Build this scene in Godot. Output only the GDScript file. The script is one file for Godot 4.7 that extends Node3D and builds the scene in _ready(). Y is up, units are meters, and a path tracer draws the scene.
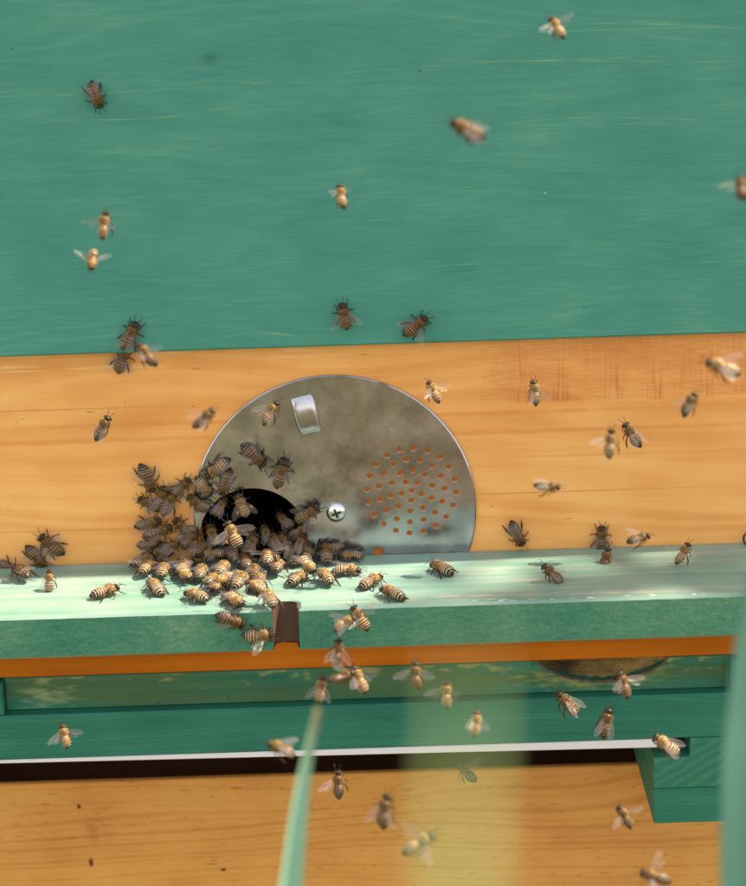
extends Node3D
# A wooden beehive front, close up: green box, pine floor board with a round metal entrance disc,
# landing board crowded with honey bees. Units: metres (bees are drawn up in millimetres and scaled).

const MM := 0.001
var M := {}
var protos := {}
var used := {}
var rng := RandomNumberGenerator.new()

# ---------------------------------------------------------------- naming

func numbered(called: String) -> String:
	var n: int = used.get(called, 0)
	used[called] = n + 1
	return called if n == 0 else "%s_%03d" % [called, n]

func thing(called: String, label: String, category: String, at := Vector3.ZERO, group := "") -> Node3D:
	var o := Node3D.new()
	o.name = numbered(called)
	add_child(o)
	o.position = at
	o.set_meta("label", label)
	o.set_meta("category", category)
	if group:
		o.set_meta("group", group)
	return o

func part(called: String, mesh: Mesh, mat: Material, parent: Node, at := Vector3.ZERO) -> MeshInstance3D:
	var o := MeshInstance3D.new()
	o.name = called
	o.mesh = mesh
	if mat:
		o.material_override = null
		for i in mesh.get_surface_count():
			if mesh.surface_get_material(i) == null:
				o.set_surface_override_material(i, mat)
	o.position = at
	parent.add_child(o, true)
	return o

# ---------------------------------------------------------------- shapes

func new_st() -> SurfaceTool:
	var st := SurfaceTool.new()
	st.begin(Mesh.PRIMITIVE_TRIANGLES)
	return st

func tri(st: SurfaceTool, p: Array, n: Array, uv: Array, c := Color.WHITE) -> void:
	# three corners, wound clockwise as seen from the side that the normal points to
	var g: Vector3 = (p[1] - p[0]).cross(p[2] - p[0])
	var hint: Vector3 = n[0] + n[1] + n[2]
	var order := [0, 1, 2] if g.dot(hint) < 0.0 else [0, 2, 1]
	for i in order:
		st.set_color(c)
		st.set_normal(n[i])
		st.set_uv(uv[i])
		st.add_vertex(p[i])

func quad(st: SurfaceTool, p: Array, n: Array, uv: Array, c := Color.WHITE) -> void:
	tri(st, [p[0], p[1], p[2]], [n[0], n[1], n[2]], [uv[0], uv[1], uv[2]], c)
	tri(st, [p[0], p[2], p[3]], [n[0], n[2], n[3]], [uv[0], uv[2], uv[3]], c)

# a board with chamfered edges; grain (texture u) runs along x. lo/hi corners; tex = size in metres that the texture covers; o = its top left
func board(lo: Vector3, hi: Vector3, cham: float, tex: Vector2, o: Vector2, wob := 0.0) -> ArrayMesh:
	var st := new_st()
	var mid := (lo + hi) * 0.5
	var half := (hi - lo) * 0.5
	for ax in 3:
		var a1 := (ax + 1) % 3
		var a2 := (ax + 2) % 3
		for s: float in [-1.0, 1.0]:
			var n := Vector3.ZERO
			n[ax] = s
			# the big face, cut into strips along x so that its outline can wander a little
			var pts := []
			for k: Vector2 in [Vector2(-1, -1), Vector2(1, -1), Vector2(1, 1), Vector2(-1, 1)]:
				var q := Vector3.ZERO
				q[ax] = s * half[ax]
				q[a1] = k.x * (half[a1] - cham)
				q[a2] = k.y * (half[a2] - cham)
				pts.append(mid + q)
			var uvs := []
			for q: Vector3 in pts:
				uvs.append(board_uv(q, ax, tex, o))
			quad(st, pts, [n, n, n, n], uvs)
	for ax in 3:   # twelve chamfers
		var a1 := (ax + 1) % 3
		var a2 := (ax + 2) % 3
		for s1: float in [-1.0, 1.0]:
			for s2: float in [-1.0, 1.0]:
				var n := Vector3.ZERO
				n[a1] = s1
				n[a2] = s2
				n = n.normalized()
				var pts := []
				for k: Vector2 in [Vector2(-1, 0), Vector2(1, 0), Vector2(1, 1), Vector2(-1, 1)]:
					var q := Vector3.ZERO
					q[ax] = k.x * (half[ax] - cham)
					q[a1] = s1 * (half[a1] - (cham if k.y > 0.5 else 0.0))
					q[a2] = s2 * (half[a2] - (0.0 if k.y > 0.5 else cham))
					pts.append(mid + q)
				var uvs := []
				for q: Vector3 in pts:
					uvs.append(board_uv(q, 2 if ax != 2 else 0, tex, o))
				quad(st, pts, [n, n, n, n], uvs)
	for sx: float in [-1.0, 1.0]:
		for sy: float in [-1.0, 1.0]:
			for sz: float in [-1.0, 1.0]:
				var s := Vector3(sx, sy, sz)
				var n := s.normalized()
				var pts := []
				for ax in 3:
					var q := s * (half - Vector3.ONE * cham)
					q[ax] = s[ax] * half[ax]
					pts.append(mid + q)
				tri(st, pts, [n, n, n], [board_uv(pts[0], 2, tex, o), board_uv(pts[1], 2, tex, o), board_uv(pts[2], 2, tex, o)])
	st.index()
	return st.commit()

func board_uv(q: Vector3, ax: int, tex: Vector2, o: Vector2) -> Vector2:
	if ax == 2:
		return Vector2((q.x - o.x) / tex.x, (o.y - q.y) / tex.y)
	if ax == 1:
		return Vector2((q.x - o.x) / tex.x, (o.y - q.y + q.z) / tex.y)
	return Vector2((q.z - o.x) / tex.x, (o.y - q.y) / tex.y)

func seat(axis: String, p: Vector2, h: float) -> Vector3:
	return Vector3(p.x, p.y, h) if axis == "z" else Vector3(p.x, h, -p.y)

func area2(poly: PackedVector2Array) -> float:
	var a := 0.0
	for i in poly.size():
		a += poly[i].cross(poly[(i + 1) % poly.size()])
	return a

# an outline drawn in a plane and given thickness from h0 to h1 along "z" (plane xy) or "y" (plane x,-z), edges chamfered; side walls may go to another tool
func prism(st: SurfaceTool, poly: PackedVector2Array, axis: String, h0: float, h1: float, cham: float, tex: Vector2, o: Vector2, sides: SurfaceTool = null, smooth_from := 0.9) -> void:
	if area2(poly) < 0.0:
		poly.reverse()
	if sides == null:
		sides = st
	var n := poly.size()
	var inner := PackedVector2Array()
	var out_n := []
	for i in n:
		var d1 := (poly[i] - poly[(i + n - 1) % n]).normalized()
		var d2 := (poly[(i + 1) % n] - poly[i]).normalized()
		var n1 := Vector2(d1.y, -d1.x)
		var n2 := Vector2(d2.y, -d2.x)
		var b := n1 + n2
		b = b.normalized() / maxf(0.35, b.normalized().dot(n1)) if b.length() > 0.05 else n1
		inner.append(poly[i] - b * cham)
		out_n.append([n1, n2, d1.dot(d2) > smooth_from])
	var up := seat(axis, Vector2.ZERO, 1.0)
	var tris := Geometry2D.triangulate_polygon(inner)
	for t in range(0, tris.size(), 3):
		for end in 2:
			var h := h1 if end else h0
			var nn := up if end else -up
			var p := []
			var uv := []
			for k in 3:
				var q := inner[tris[t + k]]
				p.append(seat(axis, q, h))
				uv.append(Vector2((q.x - o.x) / tex.x, (o.y - q.y) / tex.y))
			tri(st, p, [nn, nn, nn], uv)
	var along := 0.0
	for i in n:
		var j := (i + 1) % n
		var e := poly[j] - poly[i]
		var ni: Vector2 = (out_n[i][0] + out_n[i][1]).normalized() if out_n[i][2] else out_n[i][1]
		var nj: Vector2 = (out_n[j][0] + out_n[j][1]).normalized() if out_n[j][2] else out_n[j][0]
		var a3 := seat(axis, ni, 0.0)
		var b3 := seat(axis, nj, 0.0)
		var ua := poly[i].x if absf(e.x) > absf(e.y) else poly[i].y
		var ub := poly[j].x if absf(e.x) > absf(e.y) else poly[j].y
		var uv := []
		for c: Vector2 in [Vector2(ua, h0), Vector2(ub, h0), Vector2(ub, h1), Vector2(ua, h1)]:
			uv.append(Vector2((c.x - o.x) / tex.x, (o.y - c.y) / tex.y))
		quad(sides, [seat(axis, poly[i], h0 + cham), seat(axis, poly[j], h0 + cham), seat(axis, poly[j], h1 - cham), seat(axis, poly[i], h1 - cham)], [a3, b3, b3, a3], uv)
		if cham > 0.0:
			for end in 2:
				var nn := up if end else -up
				var hh := h1 if end else h0
				var hs := h1 - cham if end else h0 + cham
				var ca := (a3 + nn).normalized()
				var cb := (b3 + nn).normalized()
				quad(st, [seat(axis, poly[i], hs), seat(axis, poly[j], hs), seat(axis, inner[j], hh), seat(axis, inner[i], hh)], [ca, cb, cb, ca], uv)
		along += e.length()

# a closed shape of elliptic rings along z; rings: [z, centre height, half width, half height]
func lathe(st: SurfaceTool, rings: Array, seg: int, paint: Callable) -> void:
	var P := []
	for r: Array in rings:
		var row := []
		for k in seg:
			var a := TAU * k / seg
			row.append(Vector3(r[2] * sin(a) + (r[4] if r.size() > 4 else 0.0), r[1] + r[3] * cos(a), r[0]))
		P.append(row)
	var N := []
	for i in P.size():
		var row := []
		for k in seg:
			var dz: Vector3 = P[mini(i + 1, P.size() - 1)][k] - P[maxi(i - 1, 0)][k]
			var da: Vector3 = P[i][(k + 1) % seg] - P[i][(k + seg - 1) % seg]
			var n := dz.cross(da)
			var rad: Vector3 = P[i][k] - Vector3(rings[i][4] if rings[i].size() > 4 else 0.0, rings[i][1], rings[i][0])
			if n.dot(rad) < 0.0:
				n = -n
			row.append(n.normalized() if n.length() > 1e-9 else Vector3(0, 0, signf(float(rings[i][0]))))
		N.append(row)
	for i in P.size() - 1:
		for k in seg:
			var j := (k + 1) % seg
			var ids := [[i, k], [i, j], [i + 1, j], [i + 1, k]]
			for t: Array in [[0, 1, 2], [0, 2, 3]]:
				var p := []
				var n := []
				for q: int in t:
					p.append(P[ids[q][0]][ids[q][1]])
					n.append(N[ids[q][0]][ids[q][1]])
				var g: Vector3 = (p[1] - p[0]).cross(p[2] - p[0])
				if g.length() < 1e-10:
					continue
				var hint: Vector3 = n[0] + n[1] + n[2]
				for v: int in ([0, 1, 2] if g.dot(hint) < 0.0 else [0, 2, 1]):
					var id: Array = ids[t[v]]
					st.set_color(paint.call(rings[id[0]][0], TAU * id[1] / seg))
					st.set_normal(n[v])
					st.set_uv(Vector2(float(id[1]) / seg, float(id[0]) / P.size()))
					st.add_vertex(p[v])

# a tapering tube through points; r: a radius per point
func tube(st: SurfaceTool, pts: Array, r: Array, seg: int, c: Color) -> void:
	var rows := []
	var norms := []
	for i in pts.size():
		var d: Vector3 = (pts[mini(i + 1, pts.size() - 1)] - pts[maxi(i - 1, 0)]).normalized()
		var u := d.cross(Vector3.UP if absf(d.y) < 0.9 else Vector3.RIGHT).normalized()
		var v := d.cross(u)
		var row := []
		var nr := []
		for k in seg:
			var a := TAU * k / seg
			var n := u * cos(a) + v * sin(a)
			row.append(pts[i] + n * r[i])
			nr.append(n)
		rows.append(row)
		norms.append(nr)
	for i in pts.size() - 1:
		for k in seg:
			var j := (k + 1) % seg
			quad(st, [rows[i][k], rows[i][j], rows[i + 1][j], rows[i + 1][k]], [norms[i][k], norms[i][j], norms[i + 1][j], norms[i + 1][k]], [Vector2.ZERO, Vector2.ZERO, Vector2.ZERO, Vector2.ZERO], c)
	for end in 2:
		var i := (pts.size() - 1) if end else 0
		var d: Vector3 = (pts[i] - pts[i - 1 if end else 1]).normalized()
		for k in seg:
			var j := (k + 1) % seg
			tri(st, [pts[i] + d * r[i] * 0.6, rows[i][k], rows[i][j]], [d, norms[i][k], norms[i][j]], [Vector2.ZERO, Vector2.ZERO, Vector2.ZERO], c)

# ---------------------------------------------------------------- computed surfaces

func noise_bytes(w: int, h: int, cw: int, ch: int, freq: float, oct: int, s: int) -> PackedByteArray:
	# noise drawn small (cw x ch) and stretched to w x h
	var f := FastNoiseLite.new()
	f.seed = s
	f.noise_type = FastNoiseLite.TYPE_SIMPLEX_SMOOTH
	f.frequency = freq
	f.fractal_octaves = oct
	var im := f.get_image(cw, ch, false, false, true)
	im.convert(Image.FORMAT_L8)
	if cw != w or ch != h:
		im.resize(w, h, Image.INTERPOLATE_CUBIC)
	return im.get_data()

func ramp(stops: Array) -> Array:
	# 256 colours through [[at, Color], ...]
	var g := Gradient.new()
	g.offsets = PackedFloat32Array(stops.map(func(s): return s[0]))
	g.colors = PackedColorArray(stops.map(func(s): return s[1]))
	var r := []
	for k in 3:
		var b := PackedByteArray()
		b.resize(256)
		r.append(b)
	for i in 256:
		var c := g.sample(i / 255.0)
		r[0][i] = int(c.r * 255.0)
		r[1][i] = int(c.g * 255.0)
		r[2][i] = int(c.b * 255.0)
	return r

# straight grained wood, w x h texels over a board; opt: warp (texels), ring period (texels), weights of rings, fibres and blotches
func wood(w: int, h: int, s: int, stops: Array, opt: Dictionary) -> Image:
	var lut := ramp(stops)
	var warp := noise_bytes(w, h, maxi(w / 32, 8), maxi(h / 8, 16), 0.03 * opt.get("warp_scale", 1.0), 2, s)
	var fine := noise_bytes(w, h, maxi(w / int(opt.get("fibre", 28)), 8), h, 0.35, 3, s + 1)
	var blot := noise_bytes(w, h, maxi(w / 8, 16), maxi(h / 4, 16), 0.03, 3, s + 2)
	var grit := noise_bytes(w, h, w / 3, h, 0.8, 2, s + 5)
	var prof_n := noise_bytes(4, h * 2, 4, h * 2, 1.0 / float(opt.get("ring", 14.0)), 2, s + 3)
	var prof := PackedInt32Array()
	prof.resize(h * 2)
	var sharp: float = opt.get("sharp", 0.0)
	for i in h * 2:
		var a := prof_n[i * 4] / 255.0
		a = lerpf(a, 1.0 - absf(2.0 * a - 1.0) ** 0.6, sharp)
		prof[i] = int(clampf(a, 0, 1) * 255.0)
	var A := int(opt.get("warp", 60))
	var wr := int(opt.get("rings", 0.5) * 256)
	var wf := int(opt.get("fibres", 0.3) * 256)
	var wb := int(opt.get("blotch", 0.2) * 256)
	var wg := int(opt.get("grit", 0.1) * 256)
	var base := 128 * 256 - 128 * (wr + wf + wb + wg)
	var data := PackedByteArray()
	data.resize(w * h * 3)
	var lr: PackedByteArray = lut[0]
	var lg: PackedByteArray = lut[1]
	var lb: PackedByteArray = lut[2]
	var i := 0
	var half := h / 2
	for y in h:
		var yy := y + half
		for x in w:
			var k := (base + prof[clampi(yy + ((warp[i] - 128) * A >> 7), 0, 2 * h - 1)] * wr + fine[i] * wf + blot[i] * wb + grit[i] * wg) >> 8
			k = clampi(k, 0, 255)
			var j := i * 3
			data[j] = lr[k]
			data[j + 1] = lg[k]
			data[j + 2] = lb[k]
			i += 1
	return Image.create_from_data(w, h, false, Image.FORMAT_RGB8, data)

# lay a soft mark on a picture: an ellipse, its edge broken up by noise
func mark(im: Image, cx: float, cy: float, rx: float, ry: float, c: Color, strength: float, ragged: float, s: int, hard := 1.0) -> void:
	var f := FastNoiseLite.new()
	f.seed = s
	f.frequency = 0.06
	f.fractal_octaves = 3
	for y in range(maxi(0, int(cy - ry * 1.6)), mini(im.get_height(), int(cy + ry * 1.6) + 1)):
		for x in range(maxi(0, int(cx - rx * 1.6)), mini(im.get_width(), int(cx + rx * 1.6) + 1)):
			var d := Vector2((x - cx) / rx, (y - cy) / ry).length() + ragged * f.get_noise_2d(x * 0.35, y)
			var k := clampf((1.0 - d) * hard, 0.0, 1.0) * strength
			if k > 0.004:
				im.set_pixel(x, y, im.get_pixel(x, y).lerp(c, k))

func grey(im: Image) -> ImageTexture:
	var g: Image = im.duplicate()
	g.convert(Image.FORMAT_L8)
	return ImageTexture.create_from_image(g)

func wood_material(im: Image, rough: float, relief: float, spec := 0.4) -> StandardMaterial3D:
	var m := StandardMaterial3D.new()
	m.albedo_texture = ImageTexture.create_from_image(im)
	m.roughness = rough
	m.metallic_specular = spec
	if relief > 0.0:
		m.heightmap_enabled = true
		m.heightmap_texture = grey(im)
		m.heightmap_scale = relief
	return m

func plain(c: Color, rough: float, metal := 0.0) -> StandardMaterial3D:
	var m := StandardMaterial3D.new()
	m.albedo_color = c
	m.roughness = rough
	m.metallic = metal
	return m

func lin(r: float, g: float, b: float) -> Color:
	return Color(r, g, b).linear_to_srgb()

func make_materials() -> void:
	# green stain over softwood, pale fibres showing through
	var g := wood(1792, 1120, 11, [[0.0, Color8(50, 116, 106)], [0.35, Color8(63, 132, 119)], [0.6, Color8(70, 138, 123)], [0.85, Color8(90, 151, 129)], [1.0, Color8(132, 172, 136)]],
		{"warp": 70, "ring": 26.0, "rings": 0.22, "fibres": 0.5, "blotch": 0.42, "grit": 0.16, "fibre": 30})
	# long pale raised fibres that cross the box, and one dark knot
	fibres(g, 61, 70, Color8(150, 182, 132), 0.5)
	arcs(g)
	rng.seed = 15
	for n in 11:
		mark(g, rng.randf() * 1792, rng.randf_range(480, 1110), rng.randf_range(1.5, 4.0), rng.randf_range(1.2, 2.4), Color8(196, 214, 204) if n % 3 else Color8(48, 72, 52), 0.7, 0.4, n, 1.8)
	mark(g, 713, 640, 19, 13, Color8(40, 96, 90), 0.6, 0.5, 4)
	M.green = wood_material(g, 0.62, 0.012)
	# pale pine
	var p := wood(1792, 512, 23, [[0.0, Color8(180, 102, 46)], [0.25, Color8(212, 144, 76)], [0.55, Color8(226, 163, 92)], [0.8, Color8(232, 176, 107)], [1.0, Color8(238, 192, 128)]],
		{"warp": 46, "ring": 34.0, "rings": 0.36, "fibres": 0.2, "blotch": 0.34, "grit": 0.06, "fibre": 60, "sharp": 0.0})
	pine_marks(p)
	M.pine = wood_material(p, 0.55, 0.006)
	# amber varnished strip under the landing board
	var a := wood(1024, 96, 31, [[0.0, Color8(152, 80, 12)], [0.5, Color8(186, 106, 20)], [1.0, Color8(210, 130, 36)]], {"warp": 10, "ring": 20.0, "rings": 0.3, "fibres": 0.2, "blotch": 0.4, "grit": 0.06})
	M.amber = wood_material(a, 0.7, 0.0, 0.25)
	# weathered top of the landing board: stain worn thin, wood greyed
	var t := wood(1792, 288, 37, [[0.0, Color8(74, 126, 108)], [0.3, Color8(108, 141, 126)], [0.6, Color8(128, 150, 137)], [0.85, Color8(148, 160, 146)], [1.0, Color8(178, 171, 150)]],
		{"warp": 26, "ring": 22.0, "rings": 0.35, "fibres": 0.4, "blotch": 0.4, "grit": 0.1, "fibre": 30})
	landing_marks(t)
	M.landing_top = wood_material(t, 0.5, 0.01)
	# its front face, dull green rubbed in slanting strokes
	var l := wood(1792, 96, 41, [[0.0, Color8(30, 92, 78)], [0.35, Color8(58, 118, 96)], [0.65, Color8(82, 134, 106)], [0.85, Color8(124, 148, 114)], [1.0, Color8(168, 158, 118)]],
		{"warp": 12, "ring": 12.0, "rings": 0.15, "fibres": 0.34, "blotch": 0.42, "grit": 0.42, "fibre": 10})
	M.landing_front = wood_material(l, 0.6, 0.012)
	# lower green rail, dirt and bare wood along its upper edge
	var r := wood(1792, 240, 43, [[0.0, Color8(18, 76, 64)], [0.4, Color8(32, 102, 86)], [0.7, Color8(44, 116, 96)], [0.92, Color8(68, 130, 102)], [1.0, Color8(112, 146, 108)]],
		{"warp": 24, "ring": 10.0, "rings": 0.4, "fibres": 0.24, "blotch": 0.3, "grit": 0.1, "fibre": 40})
	M.rail = wood_material(r, 0.6, 0.01)
	var rd: Image = r.duplicate()
	rail_dirt(rd)
	M.rail_dirty = wood_material(rd, 0.68, 0.014)
	# bracket: end-sawn piece with slanting grain
	var b := slant(420, 260, 53)
	M.bracket = wood_material(b, 0.6, 0.012)
	# lower pine, dark pores along the rings
	var q := wood(1792, 700, 59, [[0.0, Color8(142, 84, 36)], [0.22, Color8(180, 120, 58)], [0.5, Color8(201, 145, 75)], [0.8, Color8(212, 160, 89)], [1.0, Color8(221, 174, 106)]],
		{"warp": 40, "ring": 11.0, "rings": 0.4, "fibres": 0.2, "blotch": 0.34, "grit": 0.24, "fibre": 20, "sharp": 0.3})
	lower_marks(q)
	M.pine_low = wood_material(q, 0.6, 0.012)
	M.bare = plain(lin(0.42, 0.27, 0.13), 0.8)
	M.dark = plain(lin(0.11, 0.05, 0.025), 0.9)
	M.slot = plain(lin(0.10, 0.052, 0.034), 0.7)
	M.white = plain(lin(0.66, 0.65, 0.69), 0.45)
	M.scoop = wood_material(wood(256, 128, 61, [[0.0, Color8(40, 34, 20)], [0.35, Color8(118, 96, 54)], [1.0, Color8(178, 152, 98)]], {"warp": 20, "ring": 10.0, "rings": 0.1, "fibres": 0.2, "blotch": 0.9, "grit": 0.3, "fibre": 6}), 0.85, 0.03)
	# galvanised sheet
	var w := 512
	var n1 := noise_bytes(w, w, w, w, 0.012, 4, 71)
	var n2 := noise_bytes(w, w, w, w, 0.09, 3, 72)
	var scr := noise_bytes(w, w, 40, w, 0.5, 2, 73)
	var dat := PackedByteArray()
	dat.resize(w * w * 3)
	var rgh := PackedByteArray()
	rgh.resize(w * w)
	for i in w * w:
		var k := 0.69 + (n1[i] - 128) * 0.0007 + (n2[i] - 128) * 0.0002
		dat[i * 3] = int(clampf(k * 1.0, 0, 1) * 255)
		dat[i * 3 + 1] = int(clampf(k * 0.985, 0, 1) * 255)
		dat[i * 3 + 2] = int(clampf(k * 1.04, 0, 1) * 255)
		rgh[i] = int(clampf(0.21 + (n2[i] - 128) * 0.0003 + (n1[i] - 128) * 0.0004 + (scr[i] - 128) * 0.0001, 0.08, 0.8) * 255)
	var sheet := StandardMaterial3D.new()
	sheet.albedo_texture = ImageTexture.create_from_image(Image.create_from_data(w, w, false, Image.FORMAT_RGB8, dat))
	sheet.roughness_texture = ImageTexture.create_from_image(Image.create_from_data(w, w, false, Image.FORMAT_L8, rgh))
	sheet.roughness = 1.0
	sheet.metallic = 1.0
	sheet.uv1_triplanar = true
	sheet.uv1_scale = Vector3.ONE * 7.0
	sheet.uv1_offset = Vector3(0.5, 0.5, 0.5)
	M.sheet = sheet
	M.zinc = plain(Color(0.82, 0.83, 0.84), 0.24, 1.0)
	M.wire = plain(Color(0.3, 0.31, 0.32), 0.4, 0.8)
	# meadow
	var gr := wood(512, 512, 81, [[0.0, Color8(40, 34, 24)], [0.35, Color8(84, 70, 48)], [0.65, Color8(124, 108, 74)], [1.0, Color8(170, 160, 112)]], {"warp": 40, "ring": 30.0, "rings": 0.1, "fibres": 0.1, "blotch": 1.7, "grit": 0.5, "fibre": 3})
	var gm := wood_material(gr, 0.95, 0.0)
	gm.uv1_triplanar = true
	gm.uv1_world_triplanar = true
	gm.uv1_scale = Vector3.ONE * 0.6
	M.meadow = gm
	# bees
	var bm := plain(Color.WHITE, 0.32)
	bm.vertex_color_use_as_albedo = true
	bm.metallic_specular = 0.36
	M.bee = bm
	var hm := plain(Color.WHITE, 0.85)
	hm.vertex_color_use_as_albedo = true
	hm.metallic_specular = 0.2
	M.hair = hm
	M.eye = plain(lin(0.012, 0.009, 0.008), 0.16)
	M.pollen = plain(lin(0.62, 0.21, 0.03), 0.9)
	var wg := plain(Color(0.66, 0.60, 0.60, 0.13), 0.27)
	wg.transparency = BaseMaterial3D.TRANSPARENCY_ALPHA
	wg.metallic_specular = 0.6
	M.wing = wg
	M.vein = plain(lin(0.10, 0.062, 0.04), 0.6)
	# plants
	for k: Array in [["blade", Color8(128, 172, 142)], ["blade_blue", Color8(52, 92, 80)], ["blade_gold", Color8(178, 192, 136)], ["leaf", Color8(74, 104, 40)]]:
		var lm := plain(k[1], 0.5)
		lm.backlight_enabled = true
		lm.backlight = Color(k[1]).darkened(0.5)
		lm.vertex_color_use_as_albedo = k[0] != "leaf"
		M[k[0]] = lm
	M.vent = plain(Color8(182, 108, 46), 0.8)
	M.vent.metallic_specular = 0.1
	M.tuft = plain(Color.WHITE, 0.7)
	M.tuft.vertex_color_use_as_albedo = true
	M.bark = plain(lin(0.16, 0.12, 0.08), 0.9)

func fibres(im: Image, s: int, count: int, c: Color, strength: float) -> void:
	rng.seed = s
	var W := im.get_width()
	var H := im.get_height()
	for n in count:
		var y := rng.randf() * H
		var x0 := rng.randf_range(-100, W)
		var length := rng.randf_range(120, 620)
		var k := strength * rng.randf_range(0.2, 1.0)
		var slope := rng.randf_range(-0.012, 0.012)
		var ph := rng.randf() * TAU
		for x in range(maxi(0, int(x0)), mini(W, int(x0 + length))):
			var t := (x - x0) / length
			var yy := y + slope * (x - x0) + 2.2 * sin(ph + t * 5.0)
			var a := k * sin(PI * t) * (0.6 + 0.4 * sin(x * 0.11 + ph))
			for dy in 2:
				var q := int(yy) + dy
				if q >= 0 and q < H and a > 0.0:
					im.set_pixel(x, q, im.get_pixel(x, q).lerp(c, a * (1.0 - absf(yy - q) * 0.5)))

# the pine board's own marks; the picture covers x -0.23..0.23, y 0.08..-0.06
func pine_marks(im: Image) -> void:
	rng.seed = 9
	var W := im.get_width()
	var H := im.get_height()
	var px := W / 0.46
	var py := H / 0.14
	# rough sawn band at the upper right: reddish cross strokes
	var x0 := int((0.066 + 0.23) * px)
	var y1 := int((0.08 - 0.047) * py)
	var stroke := noise_bytes(W, H, W / 2, 16, 0.34, 3, 5)
	var coarse := noise_bytes(W, H, W / 14, 14, 0.22, 2, 6)
	var along := noise_bytes(W, H, W / 20, H, 0.5, 2, 7)
	for y in y1 + 8:
		var low := float(y) / y1
		for x in range(x0, W):
			var i := y * W + x
			var edge := clampf((x - x0) / 26.0 + (along[i] - 150) / 60.0, 0.0, 1.0) * clampf((y1 + (coarse[i] - 128) * 0.02 - y) / 3.0, 0.0, 1.0)
			var k := 0.17 + clampf((stroke[i] - 100) / 110.0, 0.0, 1.0) * (0.16 + 0.26 * low) * clampf((coarse[i] - 60) / 100.0, 0.0, 1.0) + (along[i] - 128) * 0.0022
			k *= edge
			if k > 0.01:
				im.set_pixel(x, y, im.get_pixel(x, y).lerp(Color8(182, 96, 50), clampf(k, 0.0, 0.8)))
	# darker rings and fine lines along the grain
	for n: Array in [[0.0, 0.043, 0.2, Color8(206, 128, 62), 0.5, 5.0], [-0.13, 0.036, 0.1, Color8(208, 132, 66), 0.55, 6.0], [0.1, 0.034, 0.12, Color8(206, 130, 64), 0.5, 5.0], [0.09, 0.005, 0.1, Color8(180, 108, 58), 0.55, 1.3],
			[-0.12, 0.051, 0.06, Color8(168, 104, 60), 0.5, 1.2], [-0.11, -0.006, 0.09, Color8(196, 132, 78), 0.5, 2.0], [0.12, 0.022, 0.1, Color8(212, 148, 84), 0.5, 3.0]]:
		var cx: float = (n[0] + 0.23) * px
		var cy: float = (0.08 - n[1]) * py
		mark(im, cx, cy, n[2] * px, n[5], n[3], n[4], 0.35, int(cx), 1.6)
	for n: Array in [[-0.108, 0.0495], [-0.062, 0.0505], [-0.06, 0.068], [0.015, 0.072], [0.105, -0.008], [0.07, -0.001]]:
		mark(im, (n[0] + 0.23) * px, (0.08 - n[1]) * py, rng.randf_range(4, 13), 1.3, Color8(150, 92, 52), 0.6, 0.2, 3, 2.0)
	for n in 30:
		mark(im, rng.randf() * W, rng.randf() * H, rng.randf_range(1.2, 2.4), rng.randf_range(1, 1.6), Color8(150, 96, 58), 0.55, 0.1, n, 2.0)
	# paler scuffs just under the green box
	for n in 14:
		mark(im, rng.randf() * W * 0.5, rng.randf_range(8, 40), rng.randf_range(30, 110), rng.randf_range(1.5, 4), Color8(244, 214, 166), 0.5, 0.4, 40 + n)

# picture covers x -0.23..0.23, depth 0..0.075
func landing_marks(im: Image) -> void:
	rng.seed = 33
	var W := im.get_width()
	var H := im.get_height()
	var px := W / 0.46
	# greener bands where the stain is left, worn pinkish wood near the front edge at right
	for n: Array in [[-0.14, 0.012, 0.06, 9.0], [-0.06, 0.026, 0.05, 5.0], [0.07, 0.02, 0.06, 8.0], [0.13, 0.034, 0.07, 7.0], [0.1, 0.05, 0.05, 5.0], [-0.1, 0.045, 0.05, 4.0]]:
		mark(im, (n[0] + 0.23) * px, n[1] * H / 0.075, n[2] * px, n[3], Color8(98, 150, 124), 0.7, 0.7, int(n[0] * 1000) + 500, 1.4)
	for n: Array in [[0.07, 0.059, 0.05, 7.0], [0.13, 0.061, 0.04, 6.0], [0.02, 0.062, 0.03, 4.0]]:
		mark(im, (n[0] + 0.23) * px, n[1] * H / 0.075, n[2] * px, n[3], Color8(186, 168, 146), 0.7, 0.8, int(n[0] * 1000) + 90, 1.3)
	for n in 60:
		mark(im, rng.randf() * W, rng.randf() * H, rng.randf_range(2, 5), rng.randf_range(1, 2.5), Color8(110, 120, 90), 0.5, 0.5, n, 1.5)
	for n in 26:
		mark(im, rng.randf_range(0.62, 0.95) * W, rng.randf_range(0.85, 0.9) * H, rng.randf_range(3, 11), rng.randf_range(1, 2.5), Color8(236, 236, 226), 0.85, 0.5, n + 70, 1.8)

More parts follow.
